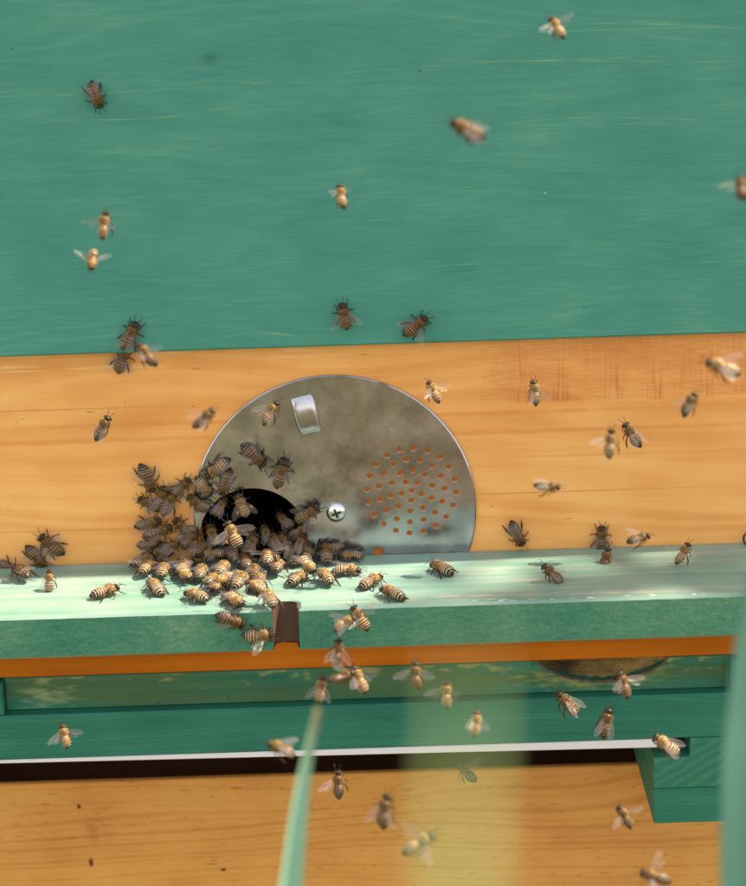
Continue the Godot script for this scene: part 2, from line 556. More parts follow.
# picture covers x -0.23..0.23, y -0.057..-0.097
func arcs(im: Image) -> void:
	# long pale growth lines that sweep across the box; picture covers x -0.23..0.23, y 0.3775..0.0775
	var W := im.get_width()
	var H := im.get_height()
	for n: Array in [[-0.14, 0.184, 0.12, 0.004, 0.5], [-0.12, 0.167, 0.10, 0.0, 0.3], [-0.08, 0.191, 0.08, -0.006, 0.4], [0.07, 0.213, 0.12, -0.003, 0.5], [0.02, 0.199, 0.17, -0.002, 0.45], [0.06, 0.173, 0.13, -0.003, 0.35], [-0.05, 0.0835, 0.05, -0.002, 0.7], [0.0, 0.12, 0.18, -0.002, 0.2], [-0.15, 0.222, 0.2, -0.002, 0.2]]:
		var steps := int(n[2] * W / 0.46)
		for i in steps:
			var t := float(i) / steps
			var x: int = int((n[0] + 0.23) * W / 0.46) + i
			var yy: float = (0.3775 - n[1] + n[3] * sin(t * 3.0) - 0.004 * t * t * signf(n[3])) * H / 0.3 + 0.9 * sin(t * 13.0)
			if x < 0 or x >= W:
				continue
			for dy in range(-2, 3):
				var q := int(yy) + dy
				if q >= 0 and q < H:
					var k: float = n[4] * sin(PI * t) * 0.8 * exp(-(yy - q) * (yy - q) * 0.7) * (0.6 + 0.4 * sin(i * 0.07))
					im.set_pixel(x, q, im.get_pixel(x, q).lerp(Color8(172, 186, 120), k))

func rail_dirt(im: Image) -> void:
	rng.seed = 12
	var W := im.get_width()
	var px := W / 0.46
	var edge := noise_bytes(W, 64, W / 6, 16, 0.09, 4, 91)
	var tone := noise_bytes(W, 120, W / 24, 24, 0.05, 2, 93)
	for y in 110:
		for x in W:
			im.set_pixel(x, y, im.get_pixel(x, y).lerp(Color8(96, 92, 44), clampf((tone[y * W + x] - 40) / 260.0, 0.0, 0.5)))
	var bare := Color8(152, 142, 84)
	for y in 60:
		for x in W:
			var k := clampf((edge[y * W + x] - 70 - y * 2.0 ** 1.6) / 60.0, 0.0, 1.0) * 0.75
			if k > 0.01:
				im.set_pixel(x, y, im.get_pixel(x, y).lerp(bare, k))
	mark(im, (-0.13 + 0.23) * px, 66, 60, 36, Color8(146, 152, 110), 0.75, 0.9, 8)
	mark(im, (0.1135 + 0.23) * px, 58, 140, 44, Color8(168, 152, 92), 0.8, 0.7, 9)
	for n in 26:
		mark(im, rng.randf() * W, rng.randf_range(20, 105), rng.randf_range(3, 9), rng.randf_range(2, 5), Color8(160, 152, 100), 0.55, 0.5, 20 + n)
	for n in 40:
		mark(im, rng.randf() * W, rng.randf_range(60, 236), rng.randf_range(2, 6), rng.randf_range(1.2, 2.6), Color8(40, 34, 22), 0.7, 0.5, 60 + n, 1.6)

func slant(w: int, h: int, s: int) -> Image:
	var nb := noise_bytes(w, h, w, h, 0.02, 2, s)
	var fb := noise_bytes(w, h, w, h, 0.5, 2, s + 1)
	var im := Image.create(w, h, false, Image.FORMAT_RGB8)
	for y in h:
		for x in w:
			var t := (x * 0.62 + y) + (nb[y * w + x] - 128) * 0.05
			var ring := 0.5 + 0.5 * sin(t * 0.19 + 1.2 * sin(t * 0.041))
			ring = ring ** 2.0 * 0.8 + 0.2
			var k := ring * 0.5 + fb[y * w + x] / 255.0 * 0.25
			im.set_pixel(x, y, Color8(34, 100, 82).lerp(Color8(66, 132, 106), clampf(k, 0, 1)))
	return im

# picture covers x -0.25..0.25, y -0.14..-0.34
func lower_marks(im: Image) -> void:
	rng.seed = 14
	var W := im.get_width()
	var H := im.get_height()
	for n in 520:
		mark(im, rng.randf() * W, rng.randf() ** 1.3 * H * 0.7, rng.randf_range(3, 13), rng.randf_range(0.8, 1.5), Color8(128, 76, 40), 0.42, 0.3, n, 2.0)
	for n: Array in [[-0.126, -0.187, 4, 11], [-0.13, -0.157, 4, 5], [-0.062, -0.193, 7, 4], [-0.185, -0.182, 4, 4], [-0.03, -0.21, 5, 4]]:
		mark(im, (n[0] + 0.25) * W / 0.5, (-0.14 - n[1]) * H / 0.2, n[2], n[3], Color8(86, 38, 22), 0.95, 0.3, 77, 2.2)
	mark(im, (-0.124 + 0.25) * W / 0.5, (0.03) * H / 0.2, 14, 30, Color8(166, 96, 50), 0.45, 0.5, 5)

# ---------------------------------------------------------------- honey bees (drawn in millimetres; head towards -z, feet at y 0)

const BODY := [[-6.5, 2.55, 0.3, 0.3], [-6.35, 2.55, 0.95, 0.85], [-6.0, 2.55, 1.5, 1.25], [-5.5, 2.6, 1.75, 1.45], [-5.05, 2.65, 1.6, 1.35], [-4.72, 2.7, 1.0, 0.9], [-4.52, 2.72, 0.66, 0.66], [-4.35, 2.75, 0.95, 0.98],
	[-3.95, 2.8, 1.55, 1.55], [-3.3, 2.85, 1.92, 1.9], [-2.5, 2.87, 2.05, 2.0], [-1.6, 2.85, 1.86, 1.85], [-0.9, 2.8, 1.48, 1.45], [-0.5, 2.75, 1.12, 1.05], [-0.25, 2.72, 1.14, 1.05], [0.1, 2.7, 1.6, 1.45], [0.8, 2.72, 2.02, 1.82],
	[1.9, 2.66, 2.22, 2.0], [3.1, 2.55, 2.2, 1.95], [4.3, 2.4, 1.9, 1.7], [5.3, 2.22, 1.38, 1.25], [6.0, 2.08, 0.82, 0.78], [6.45, 2.0, 0.36, 0.36], [6.65, 1.97, 0.03, 0.03]]
const SEGMENTS := [0.1, 1.25, 2.4, 3.5, 4.5, 5.4, 6.7]

const DROOP := [0.4, 1.1, 0.0, 0.8, 0.2]
const BEND := [0.0, 0.5, -1.0, 1.2, -0.4]
const FAT := [1.0, 1.06, 0.95, 1.03, 0.98]

func ring_at(z: float, variant: int) -> Array:
	var droop: float = DROOP[variant]
	var bend: float = BEND[variant]
	var fat: float = FAT[variant]
	var i := 0
	while i < BODY.size() - 2 and BODY[i + 1][0] < z:
		i += 1
	var r := [z]
	for k in [1, 2, 3]:
		var a: float = BODY[maxi(i - 1, 0)][k]
		var d: float = BODY[mini(i + 2, BODY.size() - 1)][k]
		var t: float = clampf((z - BODY[i][0]) / (BODY[i + 1][0] - BODY[i][0]), 0, 1)
		r.append(maxf(0.02, cubic_interpolate(BODY[i][k], BODY[i + 1][k], a, d, t)) if k > 1 else lerpf(BODY[i][k], BODY[i + 1][k], t))
	r[2] *= 1.09
	r[3] *= 1.04
	if z > 0.1:
		var f := seg_frac(z)
		r[2] *= (1.0 + 0.05 * (f - 0.5)) * fat
		r[3] *= (1.0 + 0.05 * (f - 0.5)) * fat
		r[1] -= droop * z * z * 0.02
		r.append(bend * z * z * 0.022)
	else:
		r.append(0.0)
	return r

func seg_frac(z: float) -> float:
	for i in 6:
		if z < SEGMENTS[i + 1]:
			return (z - SEGMENTS[i]) / (SEGMENTS[i + 1] - SEGMENTS[i])
	return 1.0

func seg_no(z: float) -> int:
	for i in 6:
		if z < SEGMENTS[i + 1]:
			return i
	return 5

func bee_paint(z: float, a: float, tint: int) -> Color:
	var top := cos(a)
	if z < -4.6:
		return Color(0.028, 0.02, 0.015) if top > -0.3 else Color(0.06, 0.04, 0.025)
	if z < -0.45:
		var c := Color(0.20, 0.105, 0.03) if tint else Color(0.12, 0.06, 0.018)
		if top > 0.75 and z > -3.6 and z < -1.6:
			c = c.darkened(0.45)
		return c
	var f := seg_frac(z)
	var n := seg_no(z)
	var dark := Color(0.02, 0.013, 0.009)
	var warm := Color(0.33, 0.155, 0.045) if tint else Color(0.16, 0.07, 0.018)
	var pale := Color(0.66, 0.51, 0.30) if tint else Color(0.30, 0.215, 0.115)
	if top < -0.35:
		return Color(0.11, 0.075, 0.04)
	var base := warm.lerp(dark, clampf((f - 0.45) * 3.0, 0, 1)) if n < 3 else dark
	var band := 1.0 - smoothstep(0.16, 0.34, f)
	if n == 0:
		band *= 0.4
	if n == 5:
		band *= 0.5 if f < 0.2 else 0.0
	return base.lerp(pale, band * 0.92)

func leg(st: SurfaceTool, s: float, pts: Array, r: Array, c: Color) -> void:
	var q := []
	for p: Vector3 in pts:
		q.append(Vector3(p.x * s, p.y, p.z))
	tube(st, q, r, 6, c)

func bee_body(pose: String, variant: int, tint: int) -> ArrayMesh:
	var st := new_st()
	var rings := []
	var z := -6.5
	while z < 6.64:
		rings.append(ring_at(z, variant))
		z += 0.17
	rings.append(ring_at(6.65, variant))
	lathe(st, rings, 16, func(zz, a): return bee_paint(zz, a, tint))
	var dk := Color(0.028, 0.019, 0.013)
	var br := Color(0.09, 0.045, 0.02)
	rng.seed = 100 + variant * 7 + (3 if pose == "fly" else 0)
	for s: float in [-1.0, 1.0]:
		var j := func(k: float) -> Vector3: return Vector3(rng.randf_range(-k, k), rng.randf_range(-k, k) * 0.3, rng.randf_range(-k, k))
		if pose == "walk":
			var sw := rng.randf_range(-1.2, 1.2)
			leg(st, s, [Vector3(0.8, 1.7, -3.5), Vector3(2.2, 2.6, -4.5) + j.call(0.3), Vector3(2.8, 1.0, -5.7 + sw * 0.5), Vector3(3.3, 0.1, -6.8 + sw)], [0.3, 0.26, 0.2, 0.1], dk)
			sw = rng.randf_range(-1.2, 1.2)
			leg(st, s, [Vector3(1.0, 1.5, -2.4), Vector3(2.9, 2.7, -2.5) + j.call(0.3), Vector3(4.2, 0.9, -2.2 + sw * 0.5), Vector3(5.2, 0.1, -1.6 + sw)], [0.3, 0.26, 0.2, 0.1], dk)
			sw = rng.randf_range(-1.2, 1.2)
			leg(st, s, [Vector3(0.9, 1.5, -1.1), Vector3(2.7, 3.0, 0.6) + j.call(0.3), Vector3(3.6, 1.5, 2.4 + sw * 0.5), Vector3(3.9, 0.8, 3.3 + sw * 0.7), Vector3(4.5, 0.1, 4.6 + sw)], [0.32, 0.34, 0.42, 0.3, 0.11], dk)
		else:
			leg(st, s, [Vector3(0.8, 1.6, -3.5), Vector3(1.7, 1.0, -4.6) + j.call(0.3), Vector3(1.3, -0.2, -4.0), Vector3(1.0, -0.7, -3.2)], [0.3, 0.25, 0.2, 0.1], dk)
			leg(st, s, [Vector3(1.0, 1.4, -2.3), Vector3(2.3, 0.6, -2.2) + j.call(0.4), Vector3(2.2, -1.0, -1.3), Vector3(2.1, -1.9, -0.3)], [0.3, 0.26, 0.2, 0.1], dk)
			leg(st, s, [Vector3(0.9, 1.3, -1.1), Vector3(2.3, 0.6, 0.2) + j.call(0.4), Vector3(2.5, -1.2, 1.6), Vector3(2.4, -2.0, 2.6), Vector3(2.3, -2.6, 3.9)], [0.32, 0.34, 0.42, 0.3, 0.11], br)
		var up := rng.randf_range(-0.3, 0.5)
		leg(st, s, [Vector3(0.35, 2.9, -6.3), Vector3(0.9, 3.5 + up * 0.5, -7.2), Vector3(1.25, 3.2 + up, -8.2), Vector3(1.7, 2.6 + up, -9.3)], [0.14, 0.12, 0.13, 0.1], dk)
	# mandibles and tongue sheath
	tube(st, [Vector3(0, 2.0, -6.0), Vector3(0, 1.2, -6.35), Vector3(0, 0.8, -6.2)], [0.5, 0.32, 0.1], 6, Color(0.07, 0.035, 0.018))
	st.index()
	return st.commit()

func bee_hair(variant: int, tint: int) -> ArrayMesh:
	var st := new_st()
	rng.seed = 300 + variant
	for n in 1250:
		var zone := 0 if n < 720 else (1 if n < 860 else 2)
		var z := 0.0
		var length := 0.7
		if zone == 0:
			z = rng.randf_range(-4.35, -0.1)
			length = rng.randf_range(0.5, 0.95)
		elif zone == 1:
			z = rng.randf_range(-6.2, -4.8)
			length = rng.randf_range(0.25, 0.5)
		else:
			var k := rng.randi_range(0, 4)
			z = SEGMENTS[k] + rng.randf_range(0.0, 0.24) * (SEGMENTS[k + 1] - SEGMENTS[k])
			length = rng.randf_range(0.3, 0.55)
		var a := rng.randf_range(-2.3, 2.3)
		var r := ring_at(z, variant)
		var p := Vector3(r[2] * sin(a) + float(r[4]), r[1] + r[3] * cos(a), z)
		var out := Vector3(sin(a) / maxf(r[2], 0.2), cos(a) / maxf(r[3], 0.2), 0).normalized()
		var d := (out + Vector3(rng.randf_range(-0.5, 0.5), rng.randf_range(-0.5, 0.5), rng.randf_range(-0.5, 0.5) + (1.6 if zone == 2 else 0.2))).normalized()
		var side := d.cross(Vector3(rng.randf_range(-1, 1), rng.randf_range(-1, 1), rng.randf_range(-1, 1))).normalized() * 0.055
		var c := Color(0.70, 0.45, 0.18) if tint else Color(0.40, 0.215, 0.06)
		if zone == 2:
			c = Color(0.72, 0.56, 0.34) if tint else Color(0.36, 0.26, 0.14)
		elif zone == 1:
			c = c.darkened(0.3)
		c = c.lightened(rng.randf_range(0, 0.14)) if rng.randf() < 0.5 else c.darkened(rng.randf_range(0, 0.3))
		var nn := (out * 0.8 + d * 0.2).normalized()
		tri(st, [p - side, p + side, p + d * length], [nn, nn, nn], [Vector2.ZERO, Vector2.ZERO, Vector2.ZERO], c)
	return st.commit()

const FORE := [[0, -0.15], [1.5, -0.55], [3.5, -0.85], [5.5, -0.95], [7.3, -0.8], [8.5, -0.35], [9.2, 0.35], [9.25, 0.95], [8.7, 1.55], [7.5, 2.0], [6.0, 2.15], [4.4, 1.95], [3.0, 1.4], [1.6, 0.75], [0.6, 0.3]]
const HIND := [[0, -0.1], [1.5, -0.4], [3.3, -0.5], [5.0, -0.35], [6.2, 0.1], [6.5, 0.6], [6.1, 1.15], [5.0, 1.6], [3.6, 1.75], [2.3, 1.45], [1.0, 0.75], [0.4, 0.3]]
const FORE_VEINS := [[0, -0.1, 3.5, -0.72, 0.13], [3.5, -0.72, 7.0, -0.76, 0.1], [0.2, 0.05, 3.6, -0.25, 0.09], [3.6, -0.25, 6.4, -0.35, 0.07], [6.4, -0.35, 7.6, -0.65, 0.06], [3.6, -0.25, 4.0, 0.65, 0.07], [4.0, 0.65, 6.2, 0.75, 0.07], [6.2, 0.75, 6.4, -0.35, 0.06],
	[6.2, 0.75, 8.2, 0.7, 0.05], [0.3, 0.2, 3.0, 0.95, 0.08], [3.0, 0.95, 4.0, 0.65, 0.06], [3.0, 0.95, 3.8, 1.6, 0.05], [5.0, 0.7, 5.4, 1.9, 0.05]]
const HIND_VEINS := [[0, -0.05, 3.4, -0.38, 0.09], [3.4, -0.38, 5.4, -0.1, 0.06], [0.3, 0.1, 3.0, 0.45, 0.07], [3.0, 0.45, 4.9, 0.8, 0.05], [1.6, 0.3, 3.2, 1.5, 0.05]]

func wing_height(x: float, z: float) -> float:
	return 0.10 * sin(z * 2.6 + x * 0.5) - 0.012 * x * x * 0.35

func wing_mesh(s: float, fore: bool) -> ArrayMesh:
	var outline: Array = FORE if fore else HIND
	var veins: Array = FORE_VEINS if fore else HIND_VEINS
	var st := new_st()
	var mid := Vector2.ZERO
	var n := outline.size()
	# strips between the leading and the trailing edge
	var lead := []
	var trail := []
	var tip: float = 9.25 if fore else 6.5
	var cols := 12
	for i in cols + 1:
		var x := tip * (1.0 - pow(1.0 - float(i) / cols, 1.4)) * 0.998
		var lo := 9.0
		var hi := -9.0
		for k in n:
			var a: Array = outline[k]
			var b: Array = outline[(k + 1) % n]
			if (a[0] <= x and b[0] >= x) or (b[0] <= x and a[0] >= x):
				var t: float = 0.0 if absf(b[0] - a[0]) < 1e-6 else (x - a[0]) / (b[0] - a[0])
				var zz := lerpf(a[1], b[1], t)
				lo = minf(lo, zz)
				hi = maxf(hi, zz)
		lead.append(Vector2(x, lo))
		trail.append(Vector2(x, hi))
	for i in cols:
		for k in 4:
			var pts := []
			for c: Array in [[i, k], [i + 1, k], [i + 1, k + 1], [i, k + 1]]:
				var p: Vector2 = lead[c[0]].lerp(trail[c[0]], c[1] / 4.0)
				pts.append(Vector3(p.x * s, wing_height(p.x, p.y), p.y))
			var g: Vector3 = (pts[1] - pts[0]).cross(pts[3] - pts[0]).normalized()
			if g.y < 0:
				g = -g
			if g.length() > 0.5:
				quad(st, pts, [g, g, g, g], [Vector2.ZERO, Vector2.ZERO, Vector2.ZERO, Vector2.ZERO])
	st.set_material(M.wing)
	var mesh := st.commit()
	var sv := new_st()
	for v: Array in veins:
		var a := Vector3(v[0] * s, wing_height(v[0], v[1]) + 0.03, v[1])
		var b := Vector3(v[2] * s, wing_height(v[2], v[3]) + 0.03, v[3])
		var side: Vector3 = (b - a).cross(Vector3.UP).normalized() * (v[4] * 0.5)
		quad(sv, [a - side, b - side, b + side, a + side], [Vector3.UP, Vector3.UP, Vector3.UP, Vector3.UP], [Vector2.ZERO, Vector2.ZERO, Vector2.ZERO, Vector2.ZERO])
	sv.set_material(M.vein)
	return sv.commit(mesh)

func bee_eye(s: float) -> ArrayMesh:
	var st := new_st()
	var rings := []
	for i in 9:
		var t := -1.0 + 0.25 * i
		var r := sqrt(maxf(0.0, 1.0 - t * t))
		rings.append([t * 0.55, 0.0, maxf(0.42 * r, 0.004), maxf(0.95 * r, 0.004)])
	lathe(st, rings, 10, func(_z, _a): return Color.WHITE)
	return st.commit()

var wing_shapes := {}

func make_bee(pose: String, variant: int, tint: int) -> Node3D:
	var b := Node3D.new()
	part("body", bee_body(pose, variant, tint), M.bee, b)
	part("hair", bee_hair(variant, tint), M.hair, b)
	for s: float in [-1.0, 1.0]:
		if not wing_shapes.has(s):
			wing_shapes[s] = [wing_mesh(s, true), wing_mesh(s, false), bee_eye(s)]
		part("eye", wing_shapes[s][2], M.eye, b, Vector3(s * 1.5, 2.8, -5.72)).rotation = Vector3(0.25, s * -0.35, s * -0.25)
		part("forewing", wing_shapes[s][0], null, b, Vector3(s * 1.25, 4.35, -2.9))
		part("hindwing", wing_shapes[s][1], null, b, Vector3(s * 1.3, 4.15, -2.0))
	return b

const WINGS := {"folded": [76.0, 3.0], "vee": [56.0, 10.0], "open": [16.0, 14.0], "raised": [38.0, 48.0]}

func set_wings(b: Node3D, kind: String, over: Vector2) -> void:
	for c in b.get_children():
		var fore := c.name.begins_with("forewing")
		if not fore and not c.name.begins_with("hindwing"):
			continue
		var s := signf(c.position.x)
		var sweep: float = WINGS[kind][0] + rng.randf_range(-7, 7)
		var lift: float = WINGS[kind][1] + rng.randf_range(-3, 6)
		if over != Vector2.ZERO:
			sweep = over.x if s < 0 else over.y
		if not fore:
			sweep += 4.0 if kind == "folded" else 16.0
			lift -= 2.0 if kind == "folded" else 6.0
		if kind == "folded":
			sweep = minf(sweep, 84.0)
			lift = clampf(lift, 1.0, 6.0) + (1.2 if s < 0 else 0.0)
		var twist := 0.0 if kind == "folded" else rng.randf_range(-14, 14)
		c.basis = Basis(Vector3.UP, deg_to_rad(-s * sweep)) * Basis(Vector3.BACK, deg_to_rad(s * lift)) * Basis(Vector3.RIGHT, deg_to_rad(twist))

var bee_no := 0

func bee(pose: String, tint: int, wings: String, at: Vector3, turn: Vector3, size: float, label: String, group: String, over := Vector2.ZERO, pollen := false) -> void:
	bee_no += 1
	var variant := bee_no * 7 % 5
	var key := "%s%d%d" % [pose, variant, tint]
	if not protos.has(key):
		protos[key] = make_bee(pose, variant, tint)
	var b: Node3D = protos[key].duplicate()
	b.name = numbered("honey_bee")
	add_child(b)
	b.transform = Transform3D(Basis.from_euler(turn * (PI / 180.0)) * Basis.from_scale(Vector3.ONE * (size * MM)), at * MM)
	b.set_meta("label", label)
	b.set_meta("category", "bee")
	b.set_meta("group", group)
	rng.seed = 1000 + bee_no
	set_wings(b, wings, over)
	if pollen:
		for s: float in [-1.0, 1.0]:
			var st := new_st()
			var rings := []
			for i in 9:
				var t := -1.0 + 0.25 * i
				var r := sqrt(maxf(0.0, 1.0 - t * t))
				rings.append([t * 1.05, 0.0, maxf(0.6 * r, 0.004), maxf(0.75 * r, 0.004)])
			lathe(st, rings, 9, func(_z, _a): return Color.WHITE)
			var spot := Vector3(s * 3.6, 1.7, 2.3) if pose == "walk" else Vector3(s * 2.9, -0.9, 1.5)
			part("pollen_load", st.commit(), M.pollen, b, spot)

# ---------------------------------------------------------------- plants

# a long leaf: path points with half widths; V-shaped section; colours along it
func blade_mesh(path: Array, half: Array, colours: Array, side: Vector3, fold: float) -> ArrayMesh:
	var st := new_st()
	var rows := []
	var n := path.size()
	for i in n:
		var d: Vector3 = (path[mini(i + 1, n - 1)] - path[maxi(i - 1, 0)]).normalized()
		var u := (side - d * side.dot(d)).normalized()
		var f := u.cross(d).normalized()
		if f.z < 0:
			f = -f
		var row := []
		for k in 7:
			var t := (k - 3) / 3.0
			row.append([path[i] + u * (half[i] * t) + f * (half[i] * fold * (absf(t) ** 1.4 - 0.4)), (f - u * t * fold * 0.9).normalized()])
		rows.append(row)
	for face: float in [1.0, -1.0]:
		for i in n - 1:
			for k in 6:
				var ids := [[i, k], [i + 1, k], [i + 1, k + 1], [i, k + 1]]
				for t: Array in [[0, 1, 2], [0, 2, 3]]:
					var P := []
					var N := []
					var C := []
					for q: int in t:
						var r: Array = rows[ids[q][0]][ids[q][1]]
						P.append(r[0] + r[1] * face * 0.00015)
						N.append(r[1] * face)
						C.append(colours[ids[q][0]])
					var g: Vector3 = (P[1] - P[0]).cross(P[2] - P[0])
					if g.length() < 1e-14:
						continue
					for v: int in ([0, 1, 2] if g.dot(N[0]) < 0.0 else [0, 2, 1]):
						st.set_color(C[v])
						st.set_normal(N[v])
						st.set_uv(Vector2.ZERO)
						st.add_vertex(P[v])
	return st.commit()

func curve_through(pts: Array, steps: int) -> Array:
	var c := Curve3D.new()
	for i in pts.size():
		var d: Vector3 = (pts[mini(i + 1, pts.size() - 1)] - pts[maxi(i - 1, 0)]) / 6.0
		c.add_point(pts[i], -d, d)
	var out := []
	var total := c.get_baked_length()
	for i in steps + 1:
		out.append(c.sample_baked(total * i / steps, true))
	return out

func circle(c: Vector2, r: float, n: int, a0 := 0.0, a1 := TAU) -> PackedVector2Array:
	var p := PackedVector2Array()
	for i in n + 1:
		if i == n and absf(a1 - a0 - TAU) < 1e-6:
			break
		var a := lerpf(a0, a1, float(i) / n)
		p.append(c + Vector2(cos(a), sin(a)) * r)
	return p

const GROUND_Y := -0.42

func _ready() -> void:
	# camera
	var cam := Camera3D.new()
	cam.name = "camera"
	var look := CameraAttributesPhysical.new()
	look.frustum_focal_length = 66.37
	look.exposure_aperture = 6.4
	look.frustum_focus_distance = 1.085
	look.frustum_near = 0.02
	look.frustum_far = 900.0
	cam.attributes = look
	cam.fov = 20.4985
	cam.near = 0.02
	cam.far = 900.0
	add_child(cam)
	cam.transform = Transform3D(Basis(Vector3(0.9995, -0.0309, 0.0094), Vector3(0.0323, 0.9558, -0.2922), Vector3(0.0, 0.2924, 0.9563)).orthonormalized(), Vector3(0.0177, 0.3518, 1.0505))
	cam.current = true
	# sky, sun, exposure
	var env := Environment.new()
	env.background_mode = Environment.BG_SKY
	var sky := Sky.new()
	var sm := ProceduralSkyMaterial.new()
	sm.sky_top_color = Color(0.66, 0.68, 0.70)
	sm.sky_horizon_color = Color(0.93, 0.90, 0.85)
	sm.sky_curve = 0.16
	sm.ground_bottom_color = Color(0.30, 0.29, 0.20)
	sm.ground_horizon_color = Color(0.62, 0.64, 0.58)
	sm.sky_energy_multiplier = 1.0
	sky.sky_material = sm
	env.sky = sky
	env.tonemap_mode = Environment.TONE_MAPPER_LINEAR
	env.tonemap_exposure = 3.0
	env.background_energy_multiplier = 1.0
	env.sdfgi_enabled = true
	env.ssao_enabled = true
	env.ssil_enabled = true
	var we := WorldEnvironment.new()
	we.name = "world_environment"
	we.environment = env
	add_child(we)
	var sun := DirectionalLight3D.new()
	sun.name = "sun"
	sun.light_energy = 1.2
	sun.light_color = Color(1.0, 0.95, 0.86)
	sun.light_angular_distance = 0.5
	sun.shadow_enabled = true
	add_child(sun)
	sun.look_at_from_position(Vector3(0.56, 0.83, -0.025) * 5.0, Vector3.ZERO, Vector3.BACK)
	make_materials()
	build_ground()
	build_hive()
	build_disc()
	build_plants()
	build_tree()
	build_bees()
	for o in find_children("*", "GeometryInstance3D", true, false):
		o.cast_shadow = GeometryInstance3D.SHADOW_CASTING_SETTING_ON
	for k in protos:
		protos[k].free()

func structure(called: String, mesh: Mesh, mat: Material) -> void:
	part(called, mesh, mat, self).set_meta("kind", "structure")

func build_ground() -> void:
	var st := new_st()
	var cells := 24
	for i in cells:
		for k in cells:
			var pts := []
			for c: Vector2 in [Vector2(i, k), Vector2(i + 1, k), Vector2(i + 1, k + 1), Vector2(i, k + 1)]:
				var u := (c / cells - Vector2(0.5, 0.5)) * 2.0
				var x := signf(u.x) * pow(absf(u.x), 3.0) * 400.0
				var z := signf(u.y) * pow(absf(u.y), 3.0) * 400.0
				pts.append(Vector3(x, GROUND_Y, z))
			quad(st, pts, [Vector3.UP, Vector3.UP, Vector3.UP, Vector3.UP], [Vector2.ZERO, Vector2.ZERO, Vector2.ZERO, Vector2.ZERO])
	structure("ground", st.commit(), M.meadow)
	# tufts of grass, green and dry, standing before the hive
	var tuft := new_st()
	rng.seed = 77
	for i in 14:
		var a := rng.randf() * TAU
		var root := Vector3(cos(a), 0, sin(a)) * rng.randf_range(0.0, 0.03)
		var tip := root + Vector3(cos(a) * rng.randf_range(0.01, 0.06), rng.randf_range(0.05, 0.14), sin(a) * rng.randf_range(0.01, 0.06))
		var mid := root.lerp(tip, 0.55) + Vector3(0, 0.015, 0)
		var w := Vector3(-sin(a), 0, cos(a)) * 0.0028
		var n := Vector3(cos(a), 0.6, sin(a)).normalized()
		var z2 := Vector2.ZERO
		quad(tuft, [root - w, mid - w * 0.8, mid + w * 0.8, root + w], [n, n, n, n], [z2, z2, z2, z2])
		tri(tuft, [mid - w * 0.8, tip, mid + w * 0.8], [n, n, n], [z2, z2, z2])
	var mm := MultiMesh.new()
	mm.transform_format = MultiMesh.TRANSFORM_3D
	mm.use_colors = true
	mm.mesh = tuft.commit()
	mm.instance_count = 2600
	var nf := FastNoiseLite.new()
	nf.seed = 6
	nf.frequency = 1.1
	for i in mm.instance_count:
		var p := Vector3(rng.randf_range(-2.2, 2.2), GROUND_Y, rng.randf_range(0.12, 4.0))
		var v := nf.get_noise_2d(p.x * 1.6, p.z * 0.8)
		var tall := clampf(0.75 + v * 1.3, 0.25, 1.5)
		mm.set_instance_transform(i, Transform3D(Basis(Vector3.UP, rng.randf() * TAU).scaled(Vector3(1, tall, 1)), p))
		var dry := clampf(0.5 + nf.get_noise_2d(p.x * 2.0 + 40.0, p.z * 2.0) * 2.2, 0, 1)
		var c := Color(0.055, 0.085, 0.03).lerp(Color(0.36, 0.29, 0.17), dry)
		# pale lush grass to the left of the path, dry reddish stalks to the right
		c = c.lerp(Color(0.30, 0.37, 0.21), clampf((-0.04 - p.x) * 9.0, 0.0, 0.75) * clampf(2.4 - p.z, 0.0, 1.0))
		c = c.lerp(Color(0.46, 0.33, 0.24), clampf((p.x - 0.02) * 9.0, 0.0, 0.7) * clampf(2.4 - p.z, 0.0, 1.0))
		mm.set_instance_color(i, c * rng.randf_range(0.9, 1.6))
	var grass := MultiMeshInstance3D.new()
	grass.name = "grass"
	grass.multimesh = mm
	grass.material_override = M.tuft
	add_child(grass)
	grass.set_meta("kind", "stuff")
	grass.set_meta("label", "tufts of green and dry grass on the ground before the hive")
	grass.set_meta("category", "grass")

